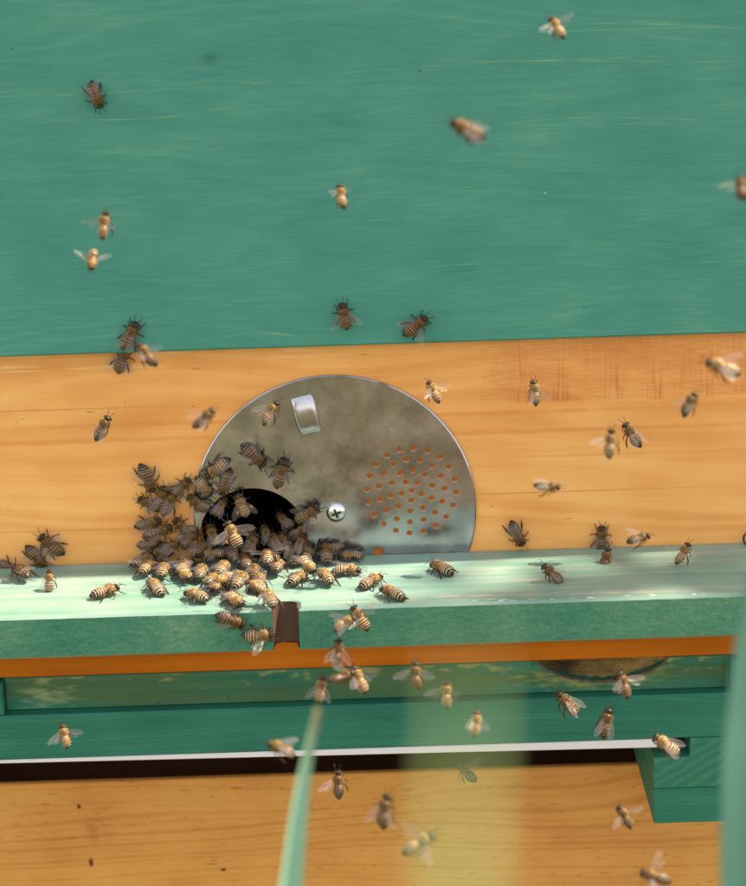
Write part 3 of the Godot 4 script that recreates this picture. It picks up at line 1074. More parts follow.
func build_hive() -> void:
	var T := Vector2(0.46, 0.30)
	# the green box: front, sides, back and lid
	var box := thing("green_hive_box", "large green stained wooden hive box that fills the top of the picture", "hive box", Vector3(0, 0.0775, 0))
	part("front_board", board(Vector3(-0.23, 0, -0.014), Vector3(0.23, 0.30, 0.006), 0.0009, T, Vector2(-0.23, 0.30)), M.green, box)
	part("side_board", board(Vector3(-0.229, 0, -0.44), Vector3(-0.209, 0.299, -0.0145), 0.001, T, Vector2(-0.23, 0.30)), M.green, box)
	part("side_board", board(Vector3(0.209, 0, -0.44), Vector3(0.229, 0.299, -0.0145), 0.001, T, Vector2(-0.23, 0.30)), M.green, box)
	part("back_board", board(Vector3(-0.2085, 0, -0.44), Vector3(0.2085, 0.299, -0.42), 0.001, T, Vector2(-0.23, 0.30)), M.green, box)
	part("lid", board(Vector3(-0.23, 0.3005, -0.442), Vector3(0.23, 0.32, 0.006), 0.001, T, Vector2(-0.23, 0.30)), M.green, box)
	# hive floor of pine, with the landing board
	var fl := thing("pine_hive_floor", "pine hive floor below the green box, with round entrance hole, green landing board and green rail", "hive floor", Vector3.ZERO)
	var st := new_st()
	var wall := new_st()
	var PT := Vector2(0.46, 0.14)
	var po := Vector2(-0.23, 0.08)
	var hc := Vector2(-0.038, -0.013)
	var hr := 0.0245
	var left := PackedVector2Array([Vector2(hc.x, 0.0772), Vector2(-0.23, 0.0772), Vector2(-0.23, -0.0585), Vector2(hc.x, -0.0585)])
	left.append_array(circle(hc, hr, 24, -PI / 2, -PI * 1.5))
	var right := PackedVector2Array([Vector2(hc.x, -0.0585), Vector2(0.23, -0.0585), Vector2(0.23, 0.0772), Vector2(hc.x, 0.0772)])
	right.append_array(circle(hc, hr, 24, PI / 2, -PI / 2))
	prism(st, left, "z", -0.02, 0.0, 0.0, PT, po, wall)
	prism(st, right, "z", -0.02, 0.0, 0.0, PT, po, wall)
	st.set_material(M.pine)
	var fm := st.commit()
	wall.set_material(M.pine)
	part("front_board", wall.commit(fm), null, fl)
	part("side_board", board(Vector3(-0.2295, -0.0585, -0.44), Vector3(-0.2095, 0.077, -0.0205), 0.0008, PT, po), M.pine, fl)
	part("side_board", board(Vector3(0.2095, -0.0585, -0.44), Vector3(0.2295, 0.077, -0.0205), 0.0008, PT, po), M.pine, fl)
	part("back_board", board(Vector3(-0.209, -0.0585, -0.44), Vector3(0.209, 0.077, -0.42), 0.0008, PT, po), M.pine, fl)
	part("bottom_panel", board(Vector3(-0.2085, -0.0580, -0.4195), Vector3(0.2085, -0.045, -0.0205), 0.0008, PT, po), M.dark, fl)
	# landing board with a round cornered slot in its front edge
	var lp := PackedVector2Array()
	# outline in (x, -z): back edge at -z = -0.0004, front at -0.067
	var fx := -0.067
	var nx0 := -0.0281
	var nx1 := -0.0166
	var nd := 0.0105
	var cr := 0.0042
	lp.append(Vector2(-0.225, -0.0004))
	lp.append(Vector2(-0.225, fx))
	var wob := FastNoiseLite.new()
	wob.seed = 3
	wob.frequency = 0.03
	for i in range(1, 80):
		lp.append(Vector2(lerpf(-0.225, nx0, i / 80.0), fx + wob.get_noise_1d(-i * 9.0) * 0.0004))
	lp.append(Vector2(nx0, fx))
	lp.append_array(circle(Vector2(nx0 + cr, fx + nd - cr), cr, 6, PI, PI / 2))
	lp.append_array(circle(Vector2(nx1 - cr, fx + nd - cr), cr, 6, PI / 2, 0.0))
	lp.append(Vector2(nx1, fx))
	for i in range(1, 90):
		lp.append(Vector2(lerpf(nx1, 0.2, i / 90.0), fx + wob.get_noise_1d(i * 9.0) * 0.0004))
	lp.append(Vector2(0.2, fx))
	lp.append(Vector2(0.2, -0.0004))
	var top := new_st()
	var side := new_st()
	prism(top, lp, "y", -0.0413, -0.022, 0.0011, Vector2(0.46, 0.075), Vector2(-0.23, 0.001), side, 0.8)
	top.set_material(M.landing_top)
	var lm := top.commit()
	side.set_material(M.landing_front)
	part("landing_board", side.commit(lm), null, fl)
	# inside of the slot: bare brown wood lining
	var ls := new_st()
	var inset := PackedVector2Array()
	var outer := PackedVector2Array()
	for p in [circle(Vector2(nx0 + cr, fx + nd - cr), cr, 6, PI, PI / 2), circle(Vector2(nx1 - cr, fx + nd - cr), cr, 6, PI / 2, 0.0)]:
		for q: Vector2 in p:
			outer.append(q)
			var c := Vector2(nx0 + cr if q.x < (nx0 + nx1) / 2 else nx1 - cr, fx + nd - cr)
			inset.append(c + (q - c) * 0.93)
	outer.insert(0, Vector2(nx0, fx + 0.0012))
	outer.append(Vector2(nx1, fx + 0.0012))
	inset.insert(0, Vector2(nx0 + 0.0003, fx + 0.0012))
	inset.append(Vector2(nx1 - 0.0003, fx + 0.0012))
	inset.reverse()
	outer.append_array(inset)
	prism(ls, outer, "y", -0.0410, -0.0224, 0.0, Vector2(0.05, 0.05), Vector2.ZERO)
	part("slot_lining", ls.commit(), M.slot, fl)
	# amber strip beneath, set back
	part("under_strip", board(Vector3(-0.225, -0.0582, 0.0004), Vector3(0.2, -0.0416, 0.046), 0.0006, Vector2(0.46, 0.024), Vector2(-0.23, -0.04)), M.amber, fl)
	# green rail under it: recessed face with a finger scoop, proud lower part, left end block
	var RT := Vector2(0.46, 0.042)
	var ro := Vector2(-0.23, -0.0565)
	var rec := PackedVector2Array([Vector2(-0.1485, -0.0742), Vector2(0.172, -0.0742), Vector2(0.172, -0.0588)])
	var sc := Vector2(0.116, -0.0588)
	for i in 33:
		var t := 1.0 - i / 16.0
		rec.append(sc + Vector2(0.029 * t, -0.0106 * pow(maxf(0.0, 1.0 - t * t), 0.7) + 0.0004 * sin(i * 2.3) * (1.0 - t * t)))
	rec.append(Vector2(-0.1485, -0.0588))
	var rs := new_st()
	prism(rs, rec, "z", 0.02, 0.0446, 0.0004, RT, ro)
	part("recessed_board", rs.commit(), M.rail_dirty, fl)
	part("proud_board", board(Vector3(-0.225, -0.0955, 0.0), Vector3(0.2, -0.0745, 0.0505), 0.0007, RT, ro), M.rail, fl)
	part("end_block", board(Vector3(-0.225, -0.0743, 0.0), Vector3(-0.1488, -0.0592, 0.0503), 0.0006, RT, Vector2(-0.2, -0.0565)), M.rail, fl)
	part("end_block", board(Vector3(0.1723, -0.0743, 0.0), Vector3(0.2, -0.0592, 0.0503), 0.0006, RT, Vector2(-0.2, -0.0565)), M.rail, fl)
	# torn brown rim of the scoop
	var rim := []
	var rim_r := []
	for i in 33:
		var t := 1.0 - i / 16.0
		var e := sc + Vector2(0.0289 * t, -0.0107 * pow(maxf(0.0, 1.0 - t * t), 0.7) + 0.0004 * sin(i * 2.3) * (1.0 - t * t))
		rim.append(Vector3(e.x, e.y, 0.0444))
		rim_r.append(0.00025 + 0.0005 * absf(sin(i * 1.7)))
	var rim_st := new_st()
	tube(rim_st, rim, rim_r, 6, Color.WHITE)
	part("scoop_rim", rim_st.commit(), M.slot, fl)
	# rough propolis filled hollow behind the scoop
	var bump := new_st()
	rng.seed = 21
	var nf := FastNoiseLite.new()
	nf.seed = 5
	nf.frequency = 0.12
	var cols := 30
	var rows := 8
	var grid := []
	for i in cols + 1:
		var row := []
		for k in rows + 1:
			var x := lerpf(0.085, 0.147, float(i) / cols)
			var y := lerpf(-0.0715, -0.0576, float(k) / rows)
			var lump := nf.get_noise_2d(i * 2.6, k * 3.4) * 0.0018
			var e := absf(2.0 * i / cols - 1.0)
			row.append(Vector3(x, y + lump * 0.5, 0.0392 + lump + 0.0040 * pow(e, 6.0) + (0.0012 if k > 5 else 0.0)))
		grid.append(row)
	for i in cols:
		for k in rows:
			var pts := [grid[i][k], grid[i + 1][k], grid[i + 1][k + 1], grid[i][k + 1]]
			var n: Vector3 = (pts[1] - pts[0]).cross(pts[3] - pts[0]).normalized()
			if n.z < 0:
				n = -n
			quad(bump, pts, [n, n, n, n], [Vector2(i / 30.0, k / 16.0), Vector2((i + 1) / 30.0, k / 16.0), Vector2((i + 1) / 30.0, (k + 1) / 16.0), Vector2(i / 30.0, (k + 1) / 16.0)])
	part("propolis_filling", bump.commit(), M.scoop, fl)
	# inspection tray, its white edge showing
	var tray := thing("inspection_tray", "white edge of a thin tray slid in under the green rail", "tray", Vector3(0, -0.1, 0))
	var tray_st := new_st()
	prism(tray_st, PackedVector2Array([Vector2(-0.22, 0.0032), Vector2(0.1395, 0.0001), Vector2(0.1395, 0.0043), Vector2(-0.22, 0.0043)]), "z", -0.18, 0.0500, 0.0004, RT, ro)
	part("sheet", tray_st.commit(), M.white, tray)
	# bracket at the right: two glued pieces
	var br := thing("green_bracket", "green wooden bracket of two glued pieces at the lower right, with a dark slot", "bracket", Vector3(0.138, -0.137, 0))
	var bp := PackedVector2Array([Vector2(0, 0.0172), Vector2(0.075, 0.0172), Vector2(0.075, 0.0413), Vector2(0.0162, 0.0413), Vector2(0.0162, 0.0322), Vector2(0, 0.0322)])
	var bs := new_st()
	prism(bs, bp, "z", -0.16, 0.0500, 0.0004, Vector2(0.07, 0.043), Vector2(0.0, 0.042))
	part("upper_piece", bs.commit(), M.bracket, br)
	part("lower_piece", board(Vector3(0.0, 0.0, -0.16), Vector3(0.075, 0.0169, 0.0499), 0.0005, RT, Vector2(-0.1, 0.03)), M.rail, br)
	# lower pine body the floor stands on
	var low := thing("lower_pine_box", "natural pine box at the bottom of the picture, below the dark gap", "hive box", Vector3(0, GROUND_Y, 0))
	var LT := Vector2(0.5, 0.2)
	var y1 := -0.1445 - GROUND_Y
	part("front_board", board(Vector3(-0.25, y1 - 0.2, -0.034), Vector3(0.25, y1, -0.03), 0.0006, LT, Vector2(-0.25, y1 + 0.0045)), M.pine_low, low)
	part("plinth", board(Vector3(-0.25, 0.0, -0.052), Vector3(0.25, y1 - 0.2005, -0.028), 0.001, LT, Vector2(-0.25, y1)), M.pine_low, low)
	part("side_board", board(Vector3(-0.2495, 0.0, -0.46), Vector3(-0.2275, y1 + 0.02, -0.0525), 0.001, LT, Vector2(-0.25, y1)), M.pine_low, low)
	part("side_board", board(Vector3(0.2275, 0.0, -0.46), Vector3(0.2495, y1 + 0.02, -0.0525), 0.001, LT, Vector2(-0.25, y1)), M.pine_low, low)
	part("back_board", board(Vector3(-0.227, 0.0, -0.46), Vector3(0.227, y1 + 0.02, -0.44), 0.001, LT, Vector2(-0.25, y1)), M.pine_low, low)
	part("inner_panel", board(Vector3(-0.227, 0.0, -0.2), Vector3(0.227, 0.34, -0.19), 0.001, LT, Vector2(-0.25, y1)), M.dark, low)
	# small wire loop at the landing board's right end
	var loop := new_st()
	var wp := []
	for i in 15:
		var a := lerpf(-0.3, 4.9, i / 14.0)
		wp.append(Vector3(cos(a) * 0.0030, 0.0034 + sin(a) * 0.0034, 0.0006))
	var rr := []
	for p in wp:
		rr.append(0.0006)
	tube(loop, wp, rr, 7, Color.WHITE)
	var wl := thing("wire_loop", "small bent grey wire loop at the landing board's far right back corner", "wire loop", Vector3(0.1868, -0.0222, 0.004))
	part("wire", loop.commit(), M.wire, wl)

func spun(called: String, outline: Array, sides: int, mat: Material) -> CSGPolygon3D:
	# a profile (radius, height) spun round the z axis
	var c := CSGPolygon3D.new()
	c.name = called
	c.polygon = PackedVector2Array(outline)
	c.mode = CSGPolygon3D.MODE_SPIN
	c.spin_degrees = 360.0
	c.spin_sides = sides
	c.material = mat
	c.rotation.x = PI / 2
	return c

func build_disc() -> void:
	var d := thing("entrance_disc", "round galvanised metal entrance disc screwed to the pine board, pierced with small vent holes", "entrance disc", Vector3(0, 0, 0))
	var plate := CSGCombiner3D.new()
	plate.name = "plate"
	d.add_child(plate)
	var cut := func(called: String, c: Vector2, r: float, sides: int) -> void:
		var cy := CSGCylinder3D.new()
		cy.name = called
		cy.radius = r
		cy.height = 0.01
		cy.sides = sides
		cy.operation = CSGShape3D.OPERATION_SUBTRACTION
		cy.rotation.x = PI / 2
		cy.position = Vector3(c.x, c.y, 0.001)
		plate.add_child(cy, true)
	var base := spun("sheet", [Vector2(0, -0.0006), Vector2(0.0638, -0.0006), Vector2(0.0638, 0.0001), Vector2(0.0633, 0.0006), Vector2(0, 0.0006)], 144, M.sheet)
	base.position = Vector3(-0.0005, -0.0006, 0.0011)
	plate.add_child(base)
	var chord := CSGBox3D.new()
	chord.name = "chord"
	chord.size = Vector3(0.2, 0.1, 0.02)
	chord.position = Vector3(0, -0.0716, 0)
	chord.operation = CSGShape3D.OPERATION_SUBTRACTION
	plate.add_child(chord)
	cut.call("opening", Vector2(-0.038, -0.013), 0.0248, 64)
	cut.call("stop_hole", Vector2(0.0185, -0.0205), 0.0024, 20)
	# vent holes: rings round the vent's centre
	var vc := Vector2(0.0343, 0.0080)
	for ring: Array in [[0.0, 1, 0.0], [0.0047, 5, 2.147], [0.0097, 10, 1.48], [0.0149, 15, 1.71], [0.0201, 20, 1.5]]:
		for i in int(ring[1]):
			var a: float = TAU * i / ring[1] + ring[2]
			cut.call("vent_hole", vc + Vector2(cos(a), sin(a)) * float(ring[0]), 0.00138, 14)
	var back := new_st()
	prism(back, circle(vc, 0.0225, 40), "z", 0.0001, 0.0003, 0.0, Vector2(0.46, 0.024), Vector2(-0.23, -0.04))
	prism(back, circle(Vector2(0.0185, -0.0205), 0.0034, 20), "z", 0.0001, 0.0003, 0.0, Vector2(0.46, 0.024), Vector2(-0.23, -0.04))
	part("vent_backing", back.commit(), M.vent, d)
	# screw: domed cross head with a washer face
	var screw := CSGCombiner3D.new()
	screw.name = "screw"
	screw.position = Vector3(0.0, -0.0008, 0.0017)
	d.add_child(screw)
	var head := spun("head", [Vector2(0, 0), Vector2(0.0042, 0), Vector2(0.0045, 0.0006), Vector2(0.00435, 0.0013), Vector2(0.0036, 0.0020), Vector2(0.0024, 0.0025), Vector2(0.0011, 0.00275), Vector2(0, 0.0028)], 40, M.zinc)
	head.smooth_faces = true
	screw.add_child(head)
	for k in 2:
		var slot := CSGBox3D.new()
		slot.name = "cross_slot"
		slot.size = Vector3(0.0044, 0.0010, 0.003)
		slot.position = Vector3(0, 0, 0.0026)
		slot.rotation.z = 0.35 + k * PI / 2
		slot.operation = CSGShape3D.OPERATION_SUBTRACTION
		slot.material = M.wire
		screw.add_child(slot, true)
	# stamped grip: a narrow arch pressed out of the sheet
	var arch := new_st()
	var nu := 14
	var nv := 26
	var bulge := func(u: float, v: float) -> Vector3:
		var side := 1.0 - 0.16 * pow(absf(v), 4.0)
		var h := 0.0024 * pow(maxf(0.0, 1.0 - v * v), 0.75) * pow(maxf(0.0, 1.0 - pow(absf(u), 6.0)), 0.6)
		return Vector3(u * 0.0055 * side, -v * 0.0092, h)
	for i in nu:
		for k in nv:
			var pts := []
			var nor := []
			for c: Vector2 in [Vector2(i, k), Vector2(i + 1, k), Vector2(i + 1, k + 1), Vector2(i, k + 1)]:
				var u := c.x / nu * 2.0 - 1.0
				var v := c.y / nv * 2.0 - 1.0
				pts.append(bulge.call(u, v))
				var du: Vector3 = bulge.call(minf(1.0, u + 0.03), v) - bulge.call(maxf(-1.0, u - 0.03), v)
				var dv: Vector3 = bulge.call(u, minf(1.0, v + 0.03)) - bulge.call(u, maxf(-1.0, v - 0.03))
				var nn := dv.cross(du).normalized()
				nor.append(nn if nn.z > 0.0 else -nn)
			quad(arch, pts, nor, [Vector2.ZERO, Vector2.ZERO, Vector2.ZERO, Vector2.ZERO])
	var grip := part("grip_tab", arch.commit(), M.sheet, d, Vector3(-0.0118, 0.0452, 0.0014))
	grip.rotation.z = 0.21

func build_plants() -> void:
	# bluish green blade with a dry reddish tip, well in front of the hive
	var g1 := thing("grass_blade", "pale green grass blade with dry brown tip in front of the lower boards", "grass", Vector3(-0.03, GROUND_Y, 0.47))
	var o1 := Vector3(0.03, -GROUND_Y, -0.47)
	var path := curve_through([Vector3(-0.03, GROUND_Y, 0.47), Vector3(-0.022, -0.2, 0.445), Vector3(-0.0128, -0.0032, 0.4061), Vector3(-0.0100, 0.0181, 0.3996), Vector3(-0.0066, 0.0419, 0.3923), Vector3(-0.0032, 0.0584, 0.3872), Vector3(-0.0006, 0.0675, 0.3845)], 40)
	var half := []
	var cols := []
	for i in path.size():
		path[i] += o1
		var t := 1.0 - float(i) / (path.size() - 1)
		half.append(0.0041 * clampf(t * 7.0, 0.12, 1.0) ** 0.6)
		cols.append(Color(0.95, 0.42, 0.26).lerp(Color(1, 1, 1), smoothstep(0.012, 0.034, t)))
	part("leaf", blade_mesh(path, half, cols, Vector3(1, 0, 0.3), 0.9), M.blade, g1)
	# right hand leaf
	var g2 := thing("broad_leaf", "tall bluish green leaf at the right edge, close in front of the bracket", "leaf", Vector3(0.11, GROUND_Y, 0.53))
	var o2 := -Vector3(0.11, GROUND_Y, 0.53)
	path = curve_through([Vector3(0.11, GROUND_Y, 0.53), Vector3(0.1135, -0.15, 0.50), Vector3(0.1128, 0.0429, 0.4652), Vector3(0.1145, 0.0936, 0.4497), Vector3(0.1182, 0.1189, 0.442), Vector3(0.1245, 0.1391, 0.4358), Vector3(0.1365, 0.158, 0.43)], 40)
	half = []
	cols = []
	for i in path.size():
		path[i] += o2
		var t := 1.0 - float(i) / (path.size() - 1)
		half.append(0.0085 * clampf(t * 5.0, 0.1, 1.0) ** 0.7)
		cols.append(Color(1, 1, 1))
	part("leaf", blade_mesh(path, half, cols, Vector3(1, 0, -0.3), 0.5), M.blade_blue, g2)
	# yellowing stalk very close to the lens
	var g3 := thing("yellow_stalk", "yellow green grass stalk right before the lens, blurred to a soft vertical band", "grass", Vector3(0.02, GROUND_Y, 0.95))
	var o3 := -Vector3(0.02, GROUND_Y, 0.95)
	path = curve_through([Vector3(0.02, GROUND_Y, 0.95), Vector3(0.0222, 0.0, 0.925), Vector3(0.0226, 0.2676, 0.8984), Vector3(0.0228, 0.2722, 0.897), Vector3(0.0232, 0.2782, 0.8952), Vector3(0.0235, 0.2835, 0.8936), Vector3(0.0239, 0.2888, 0.8917)], 60)
	half = []
	cols = []
	for i in path.size():
		path[i] += o3
		var t := 1.0 - float(i) / (path.size() - 1)
		half.append(0.0014 * clampf(t * 30.0, 0.06, 1.0))
		cols.append(Color(0.85, 1.0, 0.8).lerp(Color(1.0, 0.95, 0.85), 0.5 + 0.5 * sin(i * 1.9)))
	part("leaf", blade_mesh(path, half, cols, Vector3(1, 0, 0), 0.3), M.blade_gold, g3)

# a young tree to the right: its leaves dapple the right half of the landing board
func build_tree() -> void:
	var tr := thing("young_tree", "young tree right of the hive whose leaves dapple the landing board's right half", "tree", Vector3(1.95, GROUND_Y, -0.3))
	var o := -Vector3(1.95, GROUND_Y, -0.3)
	var st := new_st()
	tube(st, [Vector3(1.95, GROUND_Y, -0.3) + o, Vector3(1.93, 0.4, -0.29) + o, Vector3(1.97, 1.2, -0.26) + o, Vector3(1.92, 2.0, -0.2) + o, Vector3(1.9, 2.7, -0.14) + o], [0.03, 0.025, 0.02, 0.014, 0.005], 10, Color.WHITE)
	for b: Array in [[Vector3(1.94, 1.6, -0.23), Vector3(1.7, 1.95, -0.08), Vector3(1.38, 2.1, 0.02)], [Vector3(1.93, 1.85, -0.21), Vector3(1.75, 2.1, -0.1), Vector3(1.55, 2.35, 0.03)], [Vector3(1.95, 1.4, -0.25), Vector3(2.2, 1.7, -0.2), Vector3(2.4, 1.9, -0.05)]]:
		tube(st, [b[0] + o, b[1] + o, b[2] + o], [0.011, 0.007, 0.003], 7, Color.WHITE)
	part("trunk", st.commit(), M.bark, tr)
	var lv := new_st()
	rng.seed = 404
	var made := 0
	var sun_dir := Vector3(0.56, 0.83, -0.025)
	while made < 250:
		var p := Vector3(rng.randf_range(1.25, 1.95), rng.randf_range(1.75, 2.4), rng.randf_range(-0.2, 0.14))
		# where its shade would fall at the height of the landing board
		var foot := p - sun_dir * ((p.y + 0.022) / sun_dir.y)
		if foot.x < 0.062 or (foot.x < 0.3 and (foot.z > 0.07 or foot.z < -0.05)):
			continue
		made += 1
		var d := Vector3(rng.randf_range(-1, 1), rng.randf_range(-0.5, 0.2), rng.randf_range(-1, 1)).normalized()
		var n := (Vector3.UP + Vector3(rng.randf_range(-0.7, 0.7), 0, rng.randf_range(-0.7, 0.7))).normalized()
		var side := d.cross(n).normalized()
		n = side.cross(d).normalized()
		var L := rng.randf_range(0.04, 0.065)
		var w := L * 0.27
		var pts := [p, p + d * L * 0.3 + side * w * 0.8 + n * 0.004, p + d * L * 0.6 + side * w + n * 0.004, p + d * L, p + d * L * 0.6 - side * w + n * 0.004, p + d * L * 0.3 - side * w * 0.8 + n * 0.004]
		var mid := p + d * L * 0.5
		for i in 6:
			tri(lv, [mid + o, pts[i] + o, pts[(i + 1) % 6] + o], [n, n, n], [Vector2.ZERO, Vector2.ZERO, Vector2.ZERO])
	var crown := part("crown", lv.commit(), M.leaf, tr)
	crown.set_meta("kind", "stuff")

func build_bees() -> void:
	bee("walk", 0, "folded", Vector3(-95.9, 192.1, 6.0), Vector3(-69, -98, -78), 0.95, "dark bee crawling head down alone at the upper left of the green box", "bees crawling on the green box")
	bee("fly", 1, "open", Vector3(93.2, 226.3, 108.3), Vector3(43, 41, 31), 0.80, "golden sunlit bee flying near the top right of the green box, wings spread", "bees in flight in front of the hive")
	bee("fly", 0, "folded", Vector3(54.1, 203.7, 197.5), Vector3(28, 81, 59), 1.06, "blurred brown bee darting left across the middle of the green box", "bees in flight in front of the hive")
	bee("fly", 1, "raised", Vector3(8.4, 161.7, 98.3), Vector3(53, 4, 9), 0.80, "pale banded bee flying towards the middle of the green box, seen from behind", "bees in flight in front of the hive")
	bee("fly", 1, "open", Vector3(-84.7, 153.6, 98.1), Vector3(69, -35, -4), 0.88, "golden bee hovering before the left of the green box, pale wing out left", "bees in flight in front of the hive")
	bee("fly", 1, "open", Vector3(-91.7, 139.8, 98.5), Vector3(-44, 176, 16), 0.80, "bee facing the viewer with legs hanging, just below the golden hovering bee at left", "bees in flight in front of the hive")
	bee("walk", 0, "folded", Vector3(-87.2, 85.5, 6.0), Vector3(62, -89, -82), 1.10, "dark bee straddling the lower edge of the green box at left, antennae up", "bees crawling on the green box")
	bee("walk", 0, "vee", Vector3(-92.0, 73.4, 0.0), Vector3(66, -99, -94), 1.08, "bee just under the green box edge at left, touching the one above it", "bees crawling on the pine board")
	bee("fly", 0, "raised", Vector3(-68.8, 110.5, 138.0), Vector3(50, 68, 43), 0.89, "blurred striped bee flying beside the pair at the left edge of the green box", "bees in flight in front of the hive")
	bee("fly", 0, "folded", Vector3(-100.9, 46.6, 17.5), Vector3(55, -64, -60), 0.96, "slender dark bee alone over the left of the pine board, antenna pointing up right", "bees in flight in front of the hive")
	bee("fly", 0, "vee", Vector3(-46.4, 87.1, 148.1), Vector3(40, -75, -48), 0.84, "blurred grey bee just left of the metal disc's upper rim", "bees in flight in front of the hive")
	bee("walk", 0, "open", Vector3(6.7, 91.4, 6.0), Vector3(78, 107, 100), 0.99, "dark bee on the green box above the disc with both clear wings opened low", "bees crawling on the green box", Vector2(42, 48), false)
	bee("walk", 0, "open", Vector3(37.7, 85.9, 6.0), Vector3(36, -92, -86), 1.05, "dark bee on the green box's lower edge, two white wings held apart", "bees crawling on the green box", Vector2(55, 30), false)
	bee("fly", 0, "open", Vector3(150.8, 179.7, 198.7), Vector3(39, -3, 16), 0.80, "brown bee half cut off at the right edge before the green box", "bees in flight in front of the hive")
	bee("fly", 1, "open", Vector3(43.5, 63.8, 38.4), Vector3(59, 60, 24), 0.82, "golden bee with black tipped abdomen flying at the disc's upper right rim", "bees in flight in front of the hive")
	bee("fly", 1, "vee", Vector3(88.1, 59.3, 27.9), Vector3(71, 29, 12), 0.87, "pale bee flying upright over the pine board right of the disc", "bees in flight in front of the hive")
	bee("fly", 1, "vee", Vector3(148.9, 105.7, 168.0), Vector3(18, 84, 42), 1.06, "whitish glaring bee flying at the far right of the pine board", "bees in flight in front of the hive")
	bee("fly", 0, "vee", Vector3(139.9, 86.6, 148.6), Vector3(51, -65, -24), 0.80, "blurred dark bee below the whitish one at the right of the pine board", "bees in flight in front of the hive")
	bee("fly", 0, "folded", Vector3(130.7, 34.9, 17.9), Vector3(54, 65, 30), 1.01, "sharp dark bee hovering in the middle right of the pine board, head up left", "bees in flight in front of the hive")
	bee("fly", 1, "raised", Vector3(110.0, 72.2, 148.1), Vector3(71, -30, 2), 0.89, "pale blurred bee close left of the sharp dark one on the pine board", "bees in flight in front of the hive")
	bee("fly", 0, "folded", Vector3(85.6, 48.3, 128.8), Vector3(-4, -91, -34), 0.81, "dark bee flying level to the right over the middle of the pine board", "bees in flight in front of the hive")
	bee("walk", 0, "folded", Vector3(81.3, -13.4, 0.0), Vector3(-65, -84, -98), 1.02, "bee crawling head down on the pine board, just right of the disc's foot", "bees crawling on the pine board")
	bee("walk", 0, "vee", Vector3(119.5, -17.6, 0.0), Vector3(85, -123, -123), 0.99, "upper of two overlapping bees at the foot of the pine board at right", "bees crawling on the pine board")
	bee("fly", 0, "open", Vector3(120.1, -21.5, 19.8), Vector3(69, -38, -24), 0.90, "lower of two overlapping bees over the right of the landing board", "bees in flight in front of the hive")
	bee("fly", 0, "vee", Vector3(125.2, 14.7, 99.2), Vector3(6, -73, -22), 0.80, "blurred dark bee right of the overlapping pair above the landing board", "bees in flight in front of the hive")
	bee("fly", 1, "raised", Vector3(154.2, -17.4, 28.6), Vector3(54, -65, -17), 0.86, "brown bee flying over the right end of the landing board", "bees in flight in front of the hive")
	bee("fly", 0, "folded", Vector3(93.6, -19.6, 43.1), Vector3(39, 76, 39), 0.94, "sharp bee with dark stripes low over the right half of the landing board", "bees in flight in front of the hive")
	bee("walk", 1, "raised", Vector3(46.7, -22.0, 29.3), Vector3(-1, 36, 6), 1.10, "bee standing by itself on the landing board right of the cluster, wing raised", "bees walking on the landing board")
	bee("walk", 1, "folded", Vector3(23.8, -22.0, 59.0), Vector3(1, 40, -4), 1.10, "bee walking left on the landing board, nearest its front edge, right of the cluster", "bees walking on the landing board")
	bee("walk", 1, "folded", Vector3(14.6, -22.0, 43.7), Vector3(2, -41, 2), 1.10, "bee walking right on the landing board, just behind the one nearest the front edge", "bees walking on the landing board")
	bee("walk", 1, "folded", Vector3(-101.5, -22.0, 45.4), Vector3(2, -53, -0), 1.10, "lone bee walking right on the left half of the landing board", "bees walking on the landing board")
	bee("fly", 1, "folded", Vector3(-126.4, -18.3, 32.9), Vector3(73, -6, 7), 0.84, "golden bee flying up towards the little group at the landing board's left end", "bees in flight in front of the hive")
	bee("walk", 0, "open", Vector3(-128.9, -12.3, 0.0), Vector3(46, 85, 89), 1.10, "topmost bee of the little group at the left end, one wing hanging down", "bees crawling on the pine board", Vector2(65, 15), false)
	bee("walk", 0, "vee", Vector3(-136.4, -17.3, 0.0), Vector3(-58, -92, -90), 1.06, "middle bee of the little group at the left end, head down", "bees crawling on the pine board")
	bee("walk", 0, "folded", Vector3(-149.2, -21.7, 0.0), Vector3(-25, -93, -93), 0.92, "leftmost bee of the little group, cut off by the left edge", "bees crawling on the pine board")
	bee("walk", 0, "folded", Vector3(-140.4, -21.0, 19.7), Vector3(-3, 36, 4), 1.10, "lowest bee of the little group at the left end, on the board's back edge", "bees walking on the landing board")
	bee("fly", 1, "open", Vector3(-116.3, -64.2, 97.9), Vector3(68, 40, 28), 0.83, "bright bee with wings out flying before the lower left green rail", "bees in flight in front of the hive")
	bee("fly", 1, "open", Vector3(8.8, -24.5, 76.1), Vector3(54, 65, 29), 0.98, "bright bee in front of the landing board's front edge, clear wings splayed", "bees in flight in front of the hive")
	bee("fly", 1, "vee", Vector3(4.1, -6.3, 128.4), Vector3(24, -82, -43), 0.82, "blurred golden bee tucked under the bright splayed one at the front edge", "bees in flight in front of the hive")
	bee("fly", 0, "vee", Vector3(-0.1, -18.3, 127.7), Vector3(71, -24, -40), 0.92, "bee flying straight up across the orange strip below the landing board", "bees in flight in front of the hive")
	bee("fly", 0, "raised", Vector3(2.5, -25.9, 138.6), Vector3(18, -84, -34), 0.88, "blurred striped bee below the orange strip, left of the pale tailed one", "bees in flight in front of the hive")
	bee("fly", 1, "raised", Vector3(8.5, -30.8, 127.6), Vector3(59, 59, 41), 0.98, "pale tailed bee with two raised wings below the orange strip", "bees in flight in front of the hive")
	bee("fly", 1, "vee", Vector3(-6.5, -34.3, 127.8), Vector3(68, -40, -25), 0.88, "bee with dark abdomen flying above the tip of the front grass blade", "bees in flight in front of the hive")
	bee("fly", 0, "open", Vector3(32.1, -25.3, 137.7), Vector3(73, -6, 8), 0.91, "leftmost of three upright bees in a falling row before the green rail", "bees in flight in front of the hive")
